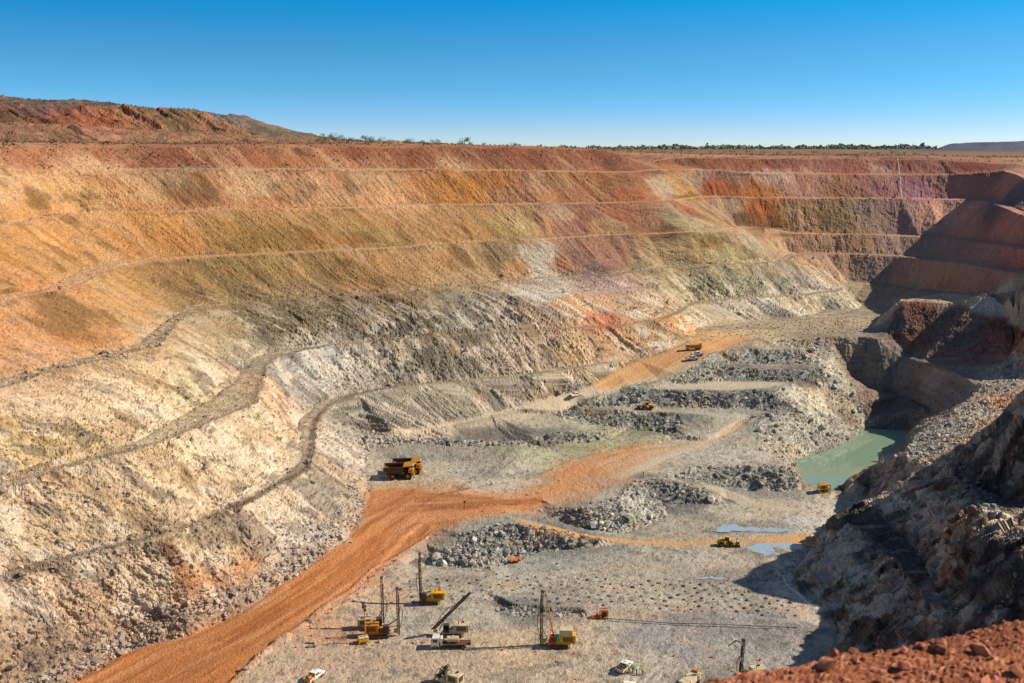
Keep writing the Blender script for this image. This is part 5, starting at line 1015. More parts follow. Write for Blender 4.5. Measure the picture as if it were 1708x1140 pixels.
# ------------------------------------------------------------------ drill rigs
def drill_rig(u, v, heading, label, paint, cabp, mast_h=11, tilt=0.0, fwd=2.6, boom=None, house=(3.2,2.3,1.7), extra=None, cab_y=-1.0, side=0.0, grille=True, base=0.0):
    t = root('drill_rig', u, v, heading, label, 'drill rig', 'drill rigs working on the pit floor')
    for s in (-1, 1):
        k = B().prism([(-2.1,.45),(-1.85,.1),(1.85,.1),(2.1,.45),(1.9,.85),(-1.9,.85)], s*1.25-.3, s*1.25+.3)
        for q in range(11): k.box((-1.9+.38*q, s*1.25, .05),(.12,.62,.1))
        k.build('crawler_track', MD, t)
    B().box((0,0,1.05),(5.0,2.2,.4)).box((fwd-.5,0,1.2),(1.0,1.0,.7)).box((.5,.5,1.5),(1.2,1.2,.7)).rod((.3,-.3,1.3),(.3,-.3,2.0),.3).build('chassis', paint, t, None, .03)
    h = B().box((-1.9,0,1.25+house[2]/2), house).build('engine_house', paint, t, None, .05)
    if grille:
        g = B()
        for k in range(7): g.box((-1.9-house[0]*.28+house[0]*.09*k, -house[1]/2-.02, 1.3+house[2]*.5),(house[0]*.06,.06,house[2]*.6)); g.box((-1.9-house[0]*.28+house[0]*.09*k, house[1]/2+.02, 1.3+house[2]*.5),(house[0]*.06,.06,house[2]*.6))
        g.box((-1.9-house[0]/2-.02,0,1.3+house[2]*.5),(.06,house[1]*.7,house[2]*.6)).build('grille', MD, h)
    B().rod((-1.3,.4,1.25+house[2]),(-1.3,.4,2.0+house[2]),.1).build('exhaust', MD, h); B().rod((-2.3,-.5,1.2+house[2]),(-2.3,-.5,1.5+house[2]),.28).build('air_cleaner', MD, h)
    c = B().box((1.5,cab_y,2.15),(1.35,1.25,1.9), taper=.94).build('cab', cabp, t, None, .05)
    B().box((2.2,cab_y,2.3),(.05,1.05,1.1)).box((1.5,cab_y-.64,2.35),(1.0,.05,.95)).box((1.5,cab_y+.64,2.35),(1.0,.05,.95)).box((.8,cab_y,2.35),(.05,1.0,.9)).build('window', MG_, c)
    a = math.radians(tilt); base_p = Vector((fwd, side, .45+base)); ax = Vector((-math.sin(a), 0, math.cos(a))); px_ = Vector((math.cos(a), 0, math.sin(a)))
    m = B()
    for s in (-.26, .26):
        for q in (-.18, .18): m.rod(base_p + Vector((0,s,0)) + px_*q, base_p + Vector((0,s,0)) + px_*q + ax*mast_h, .095, None, 5)
    n = int(mast_h/.8)
    for k in range(n):
        p0 = base_p + ax*(k*mast_h/n); p1 = base_p + ax*((k+1)*mast_h/n)
        m.rod(p0 + Vector((0,-.26,0)) - px_*.18, p1 + Vector((0,.26,0)) - px_*.18, .035, None, 4).rod(p0 + Vector((0,-.26,0)) + px_*.18, p1 + Vector((0,-.26,0)) - px_*.18, .035, None, 4).rod(p1 + Vector((0,.26,0)) + px_*.18, p0 + Vector((0,.26,0)) - px_*.18, .035, None, 4)
    m.box(base_p + ax*mast_h, (.6,.75,.3), -a); mo = m.build('mast', MD, t)
    B().rod(base_p + px_*.28 - ax*.4, base_p + px_*.28 + ax*mast_h*.86, .14, None, 7).build('drill_string', MB_, mo)
    B().box(base_p + px_*.32 + ax*mast_h*.55, (.5,.6,1.0), -a).build('rotary_head', paint, mo)
    hp = [base_p + px_*.6 + ax*mast_h*.6, base_p + px_*1.1 + ax*mast_h*.5, base_p + px_*1.0 + ax*mast_h*.3, base_p + px_*.4 + ax*mast_h*.12]
    B().path(hp, .07).build('hose', MK, mo)
    if boom: B().rod((.6,side,1.7), base_p + ax*boom - px_*.2, .2, .15, 6).rod((0,side+.3,1.5), base_p + ax*(boom*.55) - px_*.25, .09, None, 6).build('boom', paint, t)
    else: B().rod((fwd-1.4,.5,1.3), base_p + ax*3.6 - px_*.25 + Vector((0,.3,0)), .09, None, 6).rod((fwd-1.4,-.5,1.3), base_p + ax*3.6 - px_*.25 - Vector((0,.3,0)), .09, None, 6).build('mast_brace', MGY, t)
    r = B()
    for s in (-1.1, 1.1): r.path([(-3.4,s,1.25+house[2]),(-3.4,s,1.9+house[2]),(-.4,s,1.9+house[2]),(-.4,s,1.25+house[2])], .035)
    r.build('railing', paint, h)
    for s in (-1, 1): B().rod((-2.3,s*.8,.1),(-2.3,s*.8,1.1),.09).box((-2.3,s*.8,.06),(.5,.4,.1)).build('jack', MGY, t)
    if extra: extra(t, h)
    return t
def red_panel(t, h): B().box((-2.6,-1.19,2.1),(.8,.06,1.1)).box((-3.56,0,2.0),(.06,1.2,.9)).build('red_panel', MR_, h)
def ex_e(t, h):
    B().box((-1.5,.2,3.75),(3.0,2.0,1.5)).build('compressor_box', MC, t, None, .06); B().box((-3.55,-.2,2.0),(.06,1.0,1.0)).build('red_panel', MR_, h)
    B().rod((1.3,.5,2.6),(3.2,.5,13.6),.18,.12,7).rod((3.2,.5,13.6),(3.7,.5,13.3),.14).rod((2.3,.1,9.5),(3.0,.1,9.6),.1).build('rod_boom', MY, t); B().path([(3.6,.5,13.3),(3.9,.5,12.2),(3.8,.5,10.8)], .06).build('hoist_rope', MK, t)
    B().rod((.4,.9,1.6),(.4,.9,3.2),.45,None,10).build('dust_collector', MGR, t)
drill_rig(718, 1006, 178, 'bright yellow drill rig with dark cab and upright mast, nearest the rubble heap', MY2, MD, 12.6, -1, 2.3, None, (3.4,2.3,1.9), red_panel, 1.0)
drill_rig(622, 1048, 8, 'dusty cream drill rig with tallest mast behind the orange-yellow rig and the lighting tower', MC, MD, 12.2, 0, 2.3, None, (3.2,2.2,1.6), None, -1.0)
drill_rig(634, 1061, 4, 'orange-yellow drill rig with boom and upright mast beside the lighting tower', MY, MD, 11.3, 0, 4.2, 3.6, (3.3,2.3,1.9), None, -1.0)
drill_rig(756, 1060, 178, 'cream drill rig with its long mast leaning at a slant behind the flatbed truck', MC, MD, 12.5, 43, 4.6, None, (3.6,2.3,1.8), None, .6, 0, True, 1.0)
drill_rig(933, 1078, 176, 'red and yellow drill rig with twin masts near the orange sump frame', MY2, MR_, 12.8, 0, 4.0, None, (3.6,2.4,1.9), ex_e, 1.0)
drill_rig(746, 1143, 150, 'cream drill rig cut off by the bottom edge with a short slanting boom', MC, MD, 5.2, 38, 3.0, 2.0, (3.0,2.3,2.0), None, -.9)
def ex_g(t, h): B().rod((2.6,0,9.4),(3.6,0,9.9),.16,.14).rod((3.6,0,9.9),(5.4,0,8.8),.14,.08).build('rod_loader', MB_, t)
drill_rig(1250, 1137, 195, 'drill rig almost hidden by the red rim, only its dark mast rising above it', MC, MD, 9.4, 3, 2.3, None, (3.2,2.2,1.8), ex_g, 1.0)
# ------------------------------------------------------------------ utes and trucks
def ute(u, v, heading, label, load=None, rack=False, beacon=False, flag=False):
    t = root('ute', u, v, heading, label, 'ute', 'mine utes')
    b = B().prism([(2.45,.55),(2.5,.95),(2.3,1.12),(1.2,1.22),(.55,1.82),(-.75,1.86),(-.9,1.15),(-.95,.55)], -.86, .86).box((-.1,0,.55),(4.6,1.5,.25))
    b.build('body', MW, t, None, .05)
    B().prism([(1.14,1.27),(.6,1.76),(.55,1.76),(1.06,1.24)], -.72, .72).box((-.12,-.875,1.5),(1.1,.03,.42)).box((-.12,.875,1.5),(1.1,.03,.42)).box((-.86,0,1.5),(.03,1.3,.42)).build('window', MG_, t)
    tr = B().box((-1.75,0,.85),(1.75,1.85,.1))
    for s in (-1, 1): tr.box((-1.75,s*.92,1.05),(1.75,.05,.42))
    tr.box((-.9,0,1.2),(.06,1.8,.7)).build('tray', MW if not load else MC, t)
    tg = B().box((-2.64,0,1.02),(.06,1.86,.44)).build('tailgate', MY2 if load == 'box' else MW, t)
    for k in range(4): B().box((-2.68,-.7+.46*k,1.02),(.02,.2,.40)).build('red_chevron', MR_, tg)
    for x in (1.55,-1.6):
        for s in (-1, 1): wheel(t, (x,s*.8,.37), .37, .24, MGY, .55)
    for s in (-1, 1): B().box((2.46,s*.62,.86),(.08,.3,.16)).build('headlight', MGY, t); B().box((.75,s*1.0,1.32),(.1,.2,.2)).build('mirror', MD, t)
    B().box((2.55,0,.6),(.12,1.7,.22)).rod((2.62,-.6,.62),(2.62,-.6,1.0),.04).rod((2.62,.6,.62),(2.62,.6,1.0),.04).rod((2.62,-.6,1.0),(2.62,.6,1.0),.04).build('bull_bar', MD, t)
    if rack: B().path([(-.95,-.8,.9),(-.95,-.8,2.1),(-.95,.8,2.1),(-.95,.8,.9)], .04).path([(.5,-.8,1.9),(.5,-.8,2.1),(.5,.8,2.1),(.5,.8,1.9)], .03).path([(.5,-.8,2.1),(-.95,-.8,2.1)], .03).path([(.5,.8,2.1),(-.95,.8,2.1)], .03).build('ladder_rack', MW, t)
    if beacon: B().rod((0,0,1.86),(0,0,2.1),.1).build('beacon', MO, t)
    if flag: B().rod((2.4,.7,1.0),(2.4,.7,3.4),.025).box((2.1,.7,3.2),(.5,.02,.3)).build('whip_flag', MO, t)
    if load:
        x, y, z = t.location; h = math.radians(heading)
        r = random.Random(u); k_ = B()
        for i in range(5): k_.box((r.uniform(-.45,.45), r.uniform(-.55,.55), .22+.12*(i % 3)),(.7,.6,.5),0,r.uniform(0,3))
        o = k_.build('load_sack', MLR if load != 'tools' else MD, None, (x + math.cos(h)*-1.75, y + math.sin(h)*-1.75, z+.9), .06); o.rotation_euler.z = h
        tag(o, {'box': 'heaped orange sacks in the tray of the ute at the bottom left', 'tools': 'dark heap of tools in the tray of the ute beside the crouching workers'}[load], 'load')
    return t
ute(525, 1133, 62, 'white ute with orange sacks and a yellow tailgate, near the foot of the haul road', 'box')
ute(1042, 1117, 58, 'white ute with a loaded tray beside the crouching workers in green', 'tools', False, True)
ute(1046, 1152, 25, 'white ute with a ladder rack, only its roof showing at the bottom edge', None, True)
ute(960, 662, 214, 'white ute driving alone down the pale haul road', None, False, True)
ute(1155, 601, 182, 'white ute parked at the road edge in front of the service truck', None, True)
ute(1163, 594, 184, 'white ute half hidden between another ute and the service truck', None, True)
def flatbed():
    t = root('flatbed_truck', 753, 1080, 180, 'white flatbed truck carrying a cream tank in front of the slanting drill rig', 'truck')
    c = B().prism([(4.5,.7),(4.55,1.7),(4.3,2.75),(2.75,2.85),(2.7,.7)], -1.15, 1.15).box((4.55,0,.7),(.2,2.3,.4)).build('cab', MW, t, None, .06)
    B().prism([(4.56,1.78),(4.36,2.6),(4.40,2.6),(4.60,1.78)], -1.0, 1.0).box((3.6,-1.17,2.1),(1.0,.03,.7)).box((3.6,1.17,2.1),(1.0,.03,.7)).build('window', MG_, c)
    B().box((-.6,0,.85),(7.2,.8,.3)).rod((.2,-.9,.75),(1.6,-.9,.75),.3).build('chassis', MD, t)
    B().box((-1.2,0,1.15),(6.4,2.4,.16)).box((1.9,0,1.75),(.12,2.4,1.2)).build('tray', MB_, t, None, .02)
    B().box((2.2,.4,1.9),(.5,1.6,1.7)).build('headboard_locker', MW, t, None, .03)
    for x in (3.5,-2.6):
        for s in (-1, 1): wheel(t, (x,s*1.0,.52), .52, .34 if x > 0 else .6, MGY, .55)
    for s in (-1, 1): B().box((4.66,s*.85,.95),(.06,.35,.2)).build('headlight', MGY, t); B().box((4.35,s*1.35,2.2),(.12,.14,.5)).build('mirror', MD, t)
    x, y, z = t.location
    o = B().rod((1.35,0,.72),(-1.35,0,.72),.72,None,18).box((.8,0,.05),(.2,1.2,.2)).box((-.8,0,.05),(.2,1.2,.2)).rod((0,0,1.4),(0,0,1.55),.25).build('tank', MC, None, (x+.35, y, z+1.3)); o.rotation_euler.z = math.radians(180); tag(o, 'cream cylindrical tank lying on the flatbed truck', 'tank')
flatbed()
def service(u, v, heading, label, name, bodym, group=None):
    t = root(name, u, v, heading, label, 'truck', group, 0, .86)
    c = B().prism([(3.9,.7),(3.95,1.7),(3.7,2.8),(2.2,2.85),(2.15,.7)], -1.15, 1.15).build('cab', MC, t, None, .06)
    B().prism([(3.97,1.75),(3.77,2.6),(3.81,2.6),(4.01,1.75)], -1.0, 1.0).box((3.1,-1.17,2.1),(.9,.03,.7)).box((3.1,1.17,2.1),(.9,.03,.7)).build('window', MG_, c)
    b = B().box((-.9,0,1.9),(5.4,2.4,1.5)).box((-.9,0,.9),(6.6,.9,.3)).build('service_body', bodym, t, None, .04)
    for k in range(3): B().box((-2.6+1.7*k,-1.22,1.9),(1.4,.05,1.1)).build('locker_door', MD if k == 1 else bodym, b)
    B().box((-3.2,0,2.9),(1.0,1.2,.6)).rod((-3.0,.3,2.7),(-3.9,.3,3.4),.12).build('crane', MY, t)
    for x in (3.0,-1.4,-2.6):
        for s in (-1, 1): wheel(t, (x,s*1.0,.52), .52, .4, MGY, .55)
    for s in (-1, 1): B().box((4.0,s*.8,.95),(.06,.35,.2)).build('headlight', MGY, t)
    B().path([(-3.4,-1.1,2.65),(-3.4,-1.1,3.1),(1.6,-1.1,3.1)], .04).build('railing', MY, t)
service(1157, 584, 182, 'dusty service truck with cream cab and yellow body parked on the upper haul road', 'service_truck', MY)
service(1150, 1146, 232, 'cream truck facing the camera, its lower half hidden by the red rim', 'service_truck', MC)
# ------------------------------------------------------------------ wheel loaders
def loader(u, v, heading, label, bucket_up=0.0):
    t = root('wheel_loader', u, v, heading, label, 'loader', 'wheel loaders', 0, .8)
    B().prism([(-3.1,.9),(-3.1,2.05),(-2.7,2.3),(-.7,2.35),(-.7,.8)], -.85, .85).box((-3.2,0,1.2),(.4,2.2,.8)).build('engine_cover', MY2, t, None, .05)
    B().box((1.0,0,1.15),(2.2,1.3,.8)).box((1.3,0,1.7),(.8,1.1,.7)).box((-.1,0,1.0),(.6,.6,.7)).build('front_frame', MY, t, None, .04)
    c = B().box((.0,0,2.75),(1.5,1.4,1.5), taper=.92).build('cab', MD, t); B().box((.0,0,3.56),(1.7,1.6,.14)).build('cab_roof', MY2, t, None, .03)
    B().box((.74,0,2.85),(.04,1.15,1.0)).box((0,-.7,2.85),(1.1,.04,1.0)).box((0,.7,2.85),(1.1,.04,1.0)).build('window', MG_, c)
    for x in (1.5,-1.9):
        for s in (-1, 1): wheel(t, (x,s*1.15,.85), .85, .65, MY, .5)
    bu = bucket_up; a = B()
    for s in (-1, 1): a.prism([(1.2,1.9),(1.5,2.1),(3.4,.95+bu),(3.4,.6+bu)], s*.6-.12, s*.6+.12)
    a.rod((1.3,0,1.7),(3.1,0,1.3+bu),.1).build('lift_arm', MY2, t)
    B().prism([(3.3,.3+bu),(3.5,.1+bu),(4.7,.12+bu),(4.8,.2+bu),(3.8,.35+bu),(3.6,1.2+bu),(3.75,1.45+bu),(3.5,1.5+bu),(3.25,.9+bu)], -1.5, 1.5).box((4.0,-1.48,.6+bu),(1.2,.06,.9)).box((4.0,1.48,.6+bu),(1.2,.06,.9)).build('bucket', MB_, t)
    B().rod((-1.6,.4,2.3),(-1.6,.4,3.0),.08).build('exhaust', MD, t); B().rod((-.4,0,3.6),(-.4,0,3.8),.09).build('beacon', MO, t)
    for s in (-1, 1): B().box((1.9,s*.75,2.0),(.1,.25,.2)).build('headlight', MW, t)
loader(1212, 911, -8, 'yellow wheel loader with its bucket down between the two puddles')
loader(1079, 683, 176, 'orange-yellow wheel loader with brown bucket on the ledge below the dark rock face', .25)
# ------------------------------------------------------------------ smaller plant
def light_tower():
    t = root('lighting_tower', 606, 1073, 200, 'yellow trailer lighting tower with four dark lamps on its mast', 'lighting tower')
    B().box((0,0,1.0),(2.2,1.3,1.0)).build('generator_box', MY2, t, None, .08); B().box((0,0,1.56),(2.3,1.5,.1)).build('cover', MC, t, None, .03)
    B().box((0,0,.45),(2.6,1.2,.14)).rod((1.2,0,.45),(2.6,0,.5),.05).rod((2.5,0,.5),(2.5,0,.05),.05).build('trailer_frame', MY, t)
    for s in (-1, 1): wheel(t, (0,s*.85,.33), .33, .2, MGY, .55)
    for x in (-1.1,1.1):
        for s in (-1, 1): B().rod((x,s*.6,.5),(x*1.15,s*1.2,.45),.04).rod((x*1.15,s*1.2,.05),(x*1.15,s*1.2,.7),.04).build('outrigger', MY, t)
    m = B().rod((-.5,0,1.5),(-.5,0,5.2),.15,.14).rod((-.5,0,5.2),(-.5,0,9.2),.11,.1).rod((-.5,-.9,9.3),(-.5,.9,9.3),.05).rod((-.5,-.9,8.5),(-.5,.9,8.5),.05).rod((-.5,0,8.3),(-.5,0,9.6),.05).build('mast', MY, t)
    for y in (-.85,.85):
        for z in (8.5,9.4): B().prism([(-.35,z-.26),(-.1,z-.32),(-.1,z+.32),(-.35,z+.26),(-.75,z+.14),(-.75,z-.14)], y-.32, y+.32).build('lamp', MD, m)
light_tower()
def pump_cage():
    t = root('pump_cage', 1374, 821, 8, 'yellow pump frame standing at the edge of the green lake', 'pump')
    f = B()
    for x in (-1.6,1.6):
        for y in (-1.1,1.1): f.box((x,y,1.3),(.22,.22,2.6))
    for z in (.15,1.35,2.55):
        for y in (-1.1,1.1): f.box((0,y,z),(3.4,.2,.22))
        for x in (-1.6,1.6): f.box((x,0,z),(.2,2.2,.22))
    f.box((0,-1.1,1.3),(.18,.16,2.5)); f.build('frame', MY2, t)
    B().box((0,0,2.68),(3.5,2.5,.08)).build('roof_sheet', MY, t); B().box((-.5,0,.75),(1.5,1.2,1.0)).rod((.9,-.6,.7),(.9,.6,.7),.45,None,12).build('pump', MD, t); B().box((-.3,0,1.75),(1.9,1.3,.6)).build('fuel_tank', MGY, t, None, .05)
pump_cage()
def sump_frame():
    t = root('pump_trailer', 1002, 1031, 0, 'small orange pump trailer with an open square frame beside the sump', 'pump')
    f = B()
    for x in (-.2,1.6):
        for y in (-.8,.8): f.box((x,y,1.1),(.16,.16,2.0))
    for y in (-.8,.8): f.box((.7,y,2.1),(2.0,.16,.18)).box((.7,y,.25),(2.0,.16,.3))
    f.box((-.2,0,2.1),(.16,1.7,.16)).box((1.6,0,2.1),(.16,1.7,.16)); f.build('frame', MO, t)
    B().box((-1.2,0,.35),(2.2,1.2,.25)).rod((-2.3,0,.35),(-3.0,0,.35),.06).build('drawbar', MO, t); B().box((.75,0,1.1),(1.2,1.1,1.4)).build('engine', MD, t, None, .05); B().rod((-.9,0,.5),(-.9,0,1.3),.22).build('filter', MR_, t)
    for s in (-1, 1): wheel(t, (.5,s*.9,.35), .35, .2, MGY, .55)
sump_frame()
def low_trailer():
    t = root('flat_trailer', 860, 938, 176, 'low flat orange trailer parked at the foot of the grey rubble heap', 'trailer')
    B().box((0,0,.75),(3.0,1.7,.18)).box((-1.2,0,.95),(.5,1.6,.3)).build('deck', MO, t, None, .03); B().rod((1.5,.5,.7),(2.9,0,.6),.05).rod((1.5,-.5,.7),(2.9,0,.6),.05).build('drawbar', MO, t)
    for x in (-.3,.5):
        for s in (-1, 1): wheel(t, (x,s*.7,.34), .34, .22, MGY, .55)
low_trailer()
# traffic cones: one kind, copied
cb = B().box((0,0,.03),(.52,.52,.06)).build('traffic_cone', MCON); cb_me = cb.data
cc = B().ring((0,0,0), [(.20,0),(.17,0),(.14,0),(.03,0)], 10)
for k, vtx in enumerate(cc.bm.verts): pass
cc.bm.free()
bm = bmesh.new(); bm.from_mesh(cb_me); bmesh.ops.create_cone(bm, cap_ends=True, segments=12, radius1=.19, radius2=.04, depth=.84, matrix=Matrix.Translation((0,0,.48))); bm.to_mesh(cb_me); bm.free()
bm = bmesh.new(); bmesh.ops.create_cone(bm, cap_ends=False, segments=12, radius1=.14, radius2=.11, depth=.16, matrix=Matrix.Translation((0,0,.55))); band_me = bpy.data.meshes.new('reflective_band'); bm.to_mesh(band_me); bm.free(); band_me.materials.append(MW)
cones_a = [(660,935),(651,942),(640,950),(625,961),(615,970),(609,980),(598,991),(583,1001),(575,1007),(554,1016),(548,1024),(533,1036),(517,1045),(499,1056),(485,1063),(520,1061),(494,1080)]
cones_b = [(567,1067),(632,1071),(706,1073),(632,1118),(838,1085),(894,1088),(958,1091),(1025,1093),(1124,1094),(1095,1033),(1158,1033),(1223,1033),(1188,1097),(1268,1101),(842,855),(805,853),(897,823)]
first = True
for lst, lb, gp in ((cones_a, 'small orange traffic cone beside the edge of the orange haul road', 'cones along the haul road'), (cones_b, 'small orange traffic cone standing on the open pit floor', 'cones on the drilling floor')):
    for u, v in lst:
        x, y, z = hit(u, v); o = cb if first else cb.copy()
        if not first: COL.objects.link(o)
        first = False; o.location = (x, y, z+.05); o.scale = (.85, .85, .85); tag(o, lb, 'traffic cone', gp)
        bnd = bpy.data.objects.new('reflective_band', band_me); COL.objects.link(bnd); bnd.parent = o
for u, v in [(1172,1099),(1228,1101),(1104,1096),(1026,1108),(936,928),(1088,1112)]:
    x, y, z = hit(u, v); o = B().rod((0,0,0),(0,0,.75),.05,.04).box((0,0,.62),(.22,.06,.22)).build('marker_peg', MHV, None, (x,y,z)); tag(o, 'short yellow marker peg stuck in the pit floor', 'peg', 'yellow pegs')
x, y, z = hit(775, 851); t = root('sign_post', 775, 851, 90, 'thin dark sign post beside the road junction', 'sign'); B().rod((0,0,0),(0,0,2.8),.06).build('post', MD, t); B().box((0,0,2.5),(.06,.6,.6)).build('plate', MD, t)
t = root('marker_post', 1073, 797, 90, 'short dark marker post on the crest of the rubble face by the bend', 'post'); B().rod((0,0,0),(0,0,1.9),.1).build('post', MD, t); B().box((0,0,1.7),(.08,.4,.35)).build('plate', MO, t)
# cables, hoses and the hanging pipe
def lay(name, px, r, mat, label, cat, lift=.12, step=4):
    pts = resample([hit(*p) for p in px], step); rng_ = random.Random(len(px)); pts = [(x + rng_.uniform(-.15,.15), y + rng_.uniform(-.15,.15), ground_z(x, y) + lift) for x, y, z in pts]
    o = B().path(pts, r).build(name, mat); tag(o, label, cat)
lay('power_cable', [(1015,1033),(1060,1036),(1120,1041),(1190,1042),(1262,1045),(1330,1048)], .06, MK, 'black cable running across the floor from the orange pump trailer into the shadow', 'cable')
lay('power_cable', [(1010,1037),(1060,1040),(1130,1044),(1200,1046),(1290,1050)], .055, MK, 'second black cable lying just in front of the first one', 'cable')
lay('water_hose', [(1305,961),(1310,974),(1322,985),(1332,990),(1340,1000),(1350,1008),(1363,1013)], .16, MPP, 'pale hose winding over the shaded floor at the foot of the dark rock spur', 'hose')
pp = []
for u, v in [(1496,264),(1498,276),(1500,290),(1501,300),(1502,316),(1504,332)]:
    x, y, z = hit(u, v); pp.append((x, y-.5, z+.4))
o = B().path(pp, .16).build('hanging_pipe', MPP); tag(o, 'thin white pipe hanging down the far wall below the rim', 'pipe')
# two boulders that stand out
def boulder(u, v, d, label, col, seed):
    x, y, z = hit(u, v); r = random.Random(seed); bm = bmesh.new(); bmesh.ops.create_icosphere(bm, subdivisions=2, radius=.5)
    for q in bm.verts: q.co = Vector((q.co.x*d[0], q.co.y*d[1], q.co.z*d[2]))*(1+.22*r.uniform(-1, 1))
    me = bpy.data.meshes.new('boulder'); bm.to_mesh(me); bm.free(); me.materials.append(surf('boulder_rock', col, .9, scale=1.2, dirt=(130,116,100), dirt_amt=.5)); o = bpy.data.objects.new('boulder', me); COL.objects.link(o); o.location = (x, y, z + d[2]*.3); o.rotation_euler = (r.random(), r.random(), r.random()*6); tag(o, label, 'boulder')
boulder(1267, 720, (2.6,2.2,2.0), 'large pale rounded boulder on the grey slope above the lake', (214,204,184), 3)
boulder(1581, 889, (2.4,1.8,1.8), 'white boulder lodged in the dark face of the rock spur', (226,222,210), 5)
boulder(1604, 744, (2.0,1.7,1.5), 'tan boulder on the rubble beside the dark mound', (206,166,112), 8)
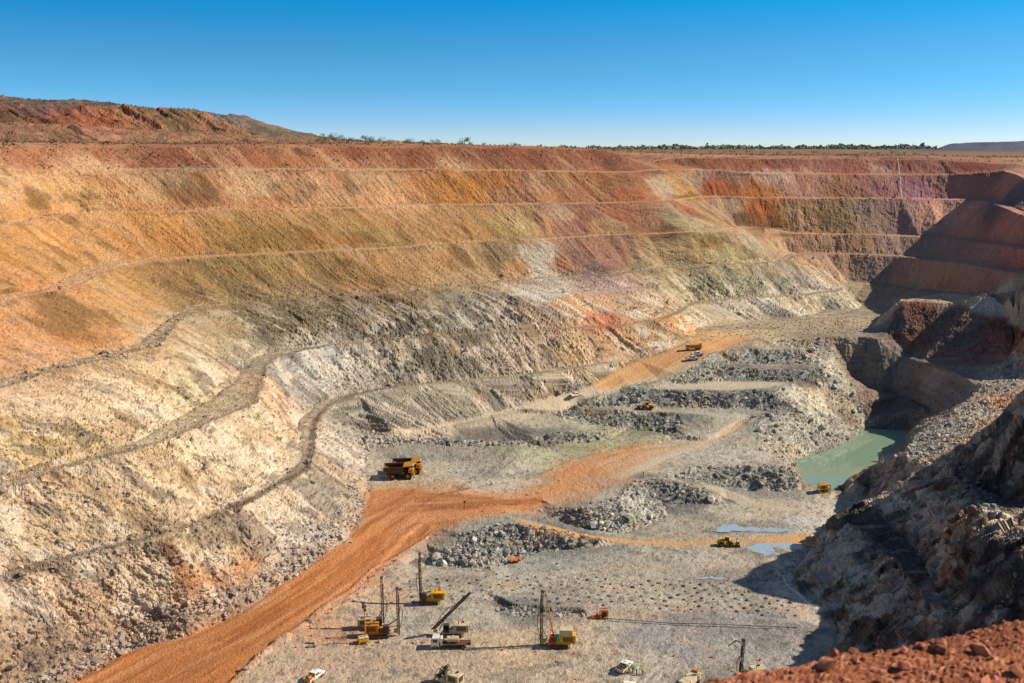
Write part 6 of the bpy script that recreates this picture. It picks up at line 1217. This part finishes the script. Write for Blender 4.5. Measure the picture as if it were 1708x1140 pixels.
# ------------------------------------------------------------------ people
def skinned(name, joints, links, mat, parent, sub=1):
    me = bpy.data.meshes.new(name); me.from_pydata([j[:3] for j in joints], links, []); o = bpy.data.objects.new(name, me); COL.objects.link(o)
    sk = o.modifiers.new('skin', 'SKIN'); sk.use_smooth_shade = True; sv = me.skin_vertices[0].data
    for i, j in enumerate(joints): sv[i].radius = (j[3], j[3]*(j[4] if len(j) > 4 else 1)); sv[i].use_root = (i == 0)
    ss = o.modifiers.new('sub', 'SUBSURF'); ss.levels = sub; ss.render_levels = sub
    dg = bpy.context.evaluated_depsgraph_get(); new = bpy.data.meshes.new_from_object(o.evaluated_get(dg)); o.modifiers.clear(); o.data = new; new.name = name; bpy.data.meshes.remove(me)
    new.materials.clear(); new.materials.append(mat); o.parent = parent; return o
def person(u, v, heading, pose, shirt, helmet, label, group=None, lift=0.05, at=None):
    t = root('person', u, v, heading, label, 'person', group, lift)
    if at: t.location = at
    # joints in metres; the figure faces +X
    if pose == 'bend':
        pel=(0,0,.92); ch=(.34,0,1.20); nk=(.50,0,1.30); hd=(.62,0,1.36)
        el=lambda s:(.52,s*.22,.92); hn=lambda s:(.66,s*.16,.66)
        kn=lambda s:(.10,s*.13,.50); an=lambda s:(-.02,s*.14,.09)
    elif pose == 'reach':
        pel=(0,0,.95); ch=(.10,0,1.32); nk=(.15,0,1.50); hd=(.20,0,1.63)
        el=lambda s:(.34,s*.25,1.20); hn=lambda s:(.56,s*.16,1.14)
        kn=lambda s:(.05+s*.10,s*.11,.50); an=lambda s:(-.04+s*.16,s*.12,.09)
    else:
        pel=(0,0,.95); ch=(.02,0,1.34); nk=(.02,0,1.50); hd=(.05,0,1.64)
        el=lambda s:(-.03,s*.29,1.13); hn=lambda s:(.08,s*.27,.89)
        kn=lambda s:(.03+s*.05,s*.11,.50); an=lambda s:(0+s*.08,s*.12,.09)
    sh=lambda s:(ch[0]+.02, s*.19, ch[2]+.06)
    up = lambda p, q, k: tuple(a+(b-a)*k for a, b in zip(p, q))
    J = [(*pel,.15,1.15),(*ch,.16,1.2),(*nk,.065),(*up(nk, hd, .6),.085),(*hd,.095),(*up(nk, hd, 1.55),.06)]; E = [(0,1),(1,2),(2,3),(3,4),(4,5)]
    for s in (-1, 1):
        i = len(J); J += [(*sh(s),.07),(*el(s),.047),(*hn(s),.032),(*up(el(s), hn(s), 1.22),.036)]; E += [(1,i),(i,i+1),(i+1,i+2),(i+2,i+3)]
        i = len(J); J += [(pel[0],s*.1,pel[2]-.08,.095),(*kn(s),.065),(*an(s),.045),(an(s)[0]+.13,an(s)[1],.05,.04)]; E += [(0,i),(i,i+1),(i+1,i+2),(i+2,i+3)]
    body = skinned('body', J, E, MSK, t)
    bm = bmesh.new(); bm.from_mesh(body.data)                # fingers, thumb, nose and ears grown onto the body mesh
    def add(a, b, r0, r1):
        k = B(); k.rod(a, b, r0, r1, 6); me = bpy.data.meshes.new('t'); k.bm.to_mesh(me); k.bm.free(); bm.from_mesh(me); bpy.data.meshes.remove(me)
    for s in (-1, 1):
        d = Vector(hn(s))-Vector(el(s)); d.normalize(); p = Vector(hn(s)) + d*.07; side = Vector((0,1,0))
        for k, ln in enumerate((.065,.078,.072,.055)):
            q = p + side*(-.027+.018*k); m_ = q + d*ln*.55; add(q, m_, .009, .008); add(m_, m_ + (d + Vector((.35,0,0))).normalized()*ln*.5, .008, .006)
        add(p - d*.03 + side*(-s*.03), p + d*.02 + side*(-s*.055), .011, .008)
        add(Vector(hd) + Vector((0,s*.085,0)), Vector(hd) + Vector((0,s*.105,.0)), .03, .02)
    add(Vector(hd) + Vector((.085,0,-.005)), Vector(hd) + Vector((.118,0,-.02)), .016, .012)
    bm.to_mesh(body.data); bm.free()
    S_ = [(*pel,.175,1.15),(*ch,.185,1.18),(*up(ch, nk, .6),.10)]; SE = [(0,1),(1,2)]
    for s in (-1, 1): i = len(S_); S_ += [(*sh(s),.09),(*el(s),.062),(*up(el(s), hn(s), .75),.048)]; SE += [(1,i),(i,i+1),(i+1,i+2)]
    skinned('shirt', S_, SE, shirt, t)
    T_ = [(pel[0],0,pel[2]-.01,.165,1.1)]; TE = []
    for s in (-1, 1): i = len(T_); T_ += [(pel[0],s*.1,pel[2]-.1,.115),(*kn(s),.085),(*up(kn(s), an(s), .9),.068)]; TE += [(0,i),(i,i+1),(i+1,i+2)]
    skinned('trousers', T_, TE, MN_, t)
    for s in (-1, 1): B().box((an(s)[0]+.05,an(s)[1],.06),(.30,.11,.12)).build('boot', MK, t, None, .02)
    h = B().ball((hd[0],hd[1],hd[2]+.06),(.27,.23,.20),10).box((hd[0]+.13,hd[1],hd[2]+.05),(.12,.18,.02)).build('hard_hat', helmet, t)
    f = B().ball((hd[0]+.088,-.033,hd[2]+.005),(.02,.03,.02),6).ball((hd[0]+.088,.033,hd[2]+.005),(.02,.03,.02),6).box((hd[0]+.088,0,hd[2]-.06),(.015,.05,.012)).build('face', MD, t)
    return t
person(1055, 1122, 20, 'bend', MGR, MW, 'worker in pale green shirt bending forward beside the white ute')
person(1062, 1124, 185, 'bend', MGR, MGR, 'worker in green shirt and green helmet bending low between two others')
person(1072, 1126, 178, 'reach', MHV, MHV, 'standing worker in yellow safety shirt and dark trousers at the drill hole')
person(1049, 1122, 140, 'reach', MHV, MHV, 'worker in yellow safety shirt standing at the tray of the white ute')
for k, (u, v, h, lb) in enumerate([(1350,548,40,'worker in orange standing alone on the far drilled bench'),(1393,543,10,'leftmost of the three orange workers grouped on the far bench'),(1397,540,200,'middle one of the three orange workers grouped on the far bench'),(1404,543,170,'rightmost of the three orange workers grouped on the far bench')]):
    person(u, v, h, 'stand' if k % 2 else 'reach', MHO, MW, lb)
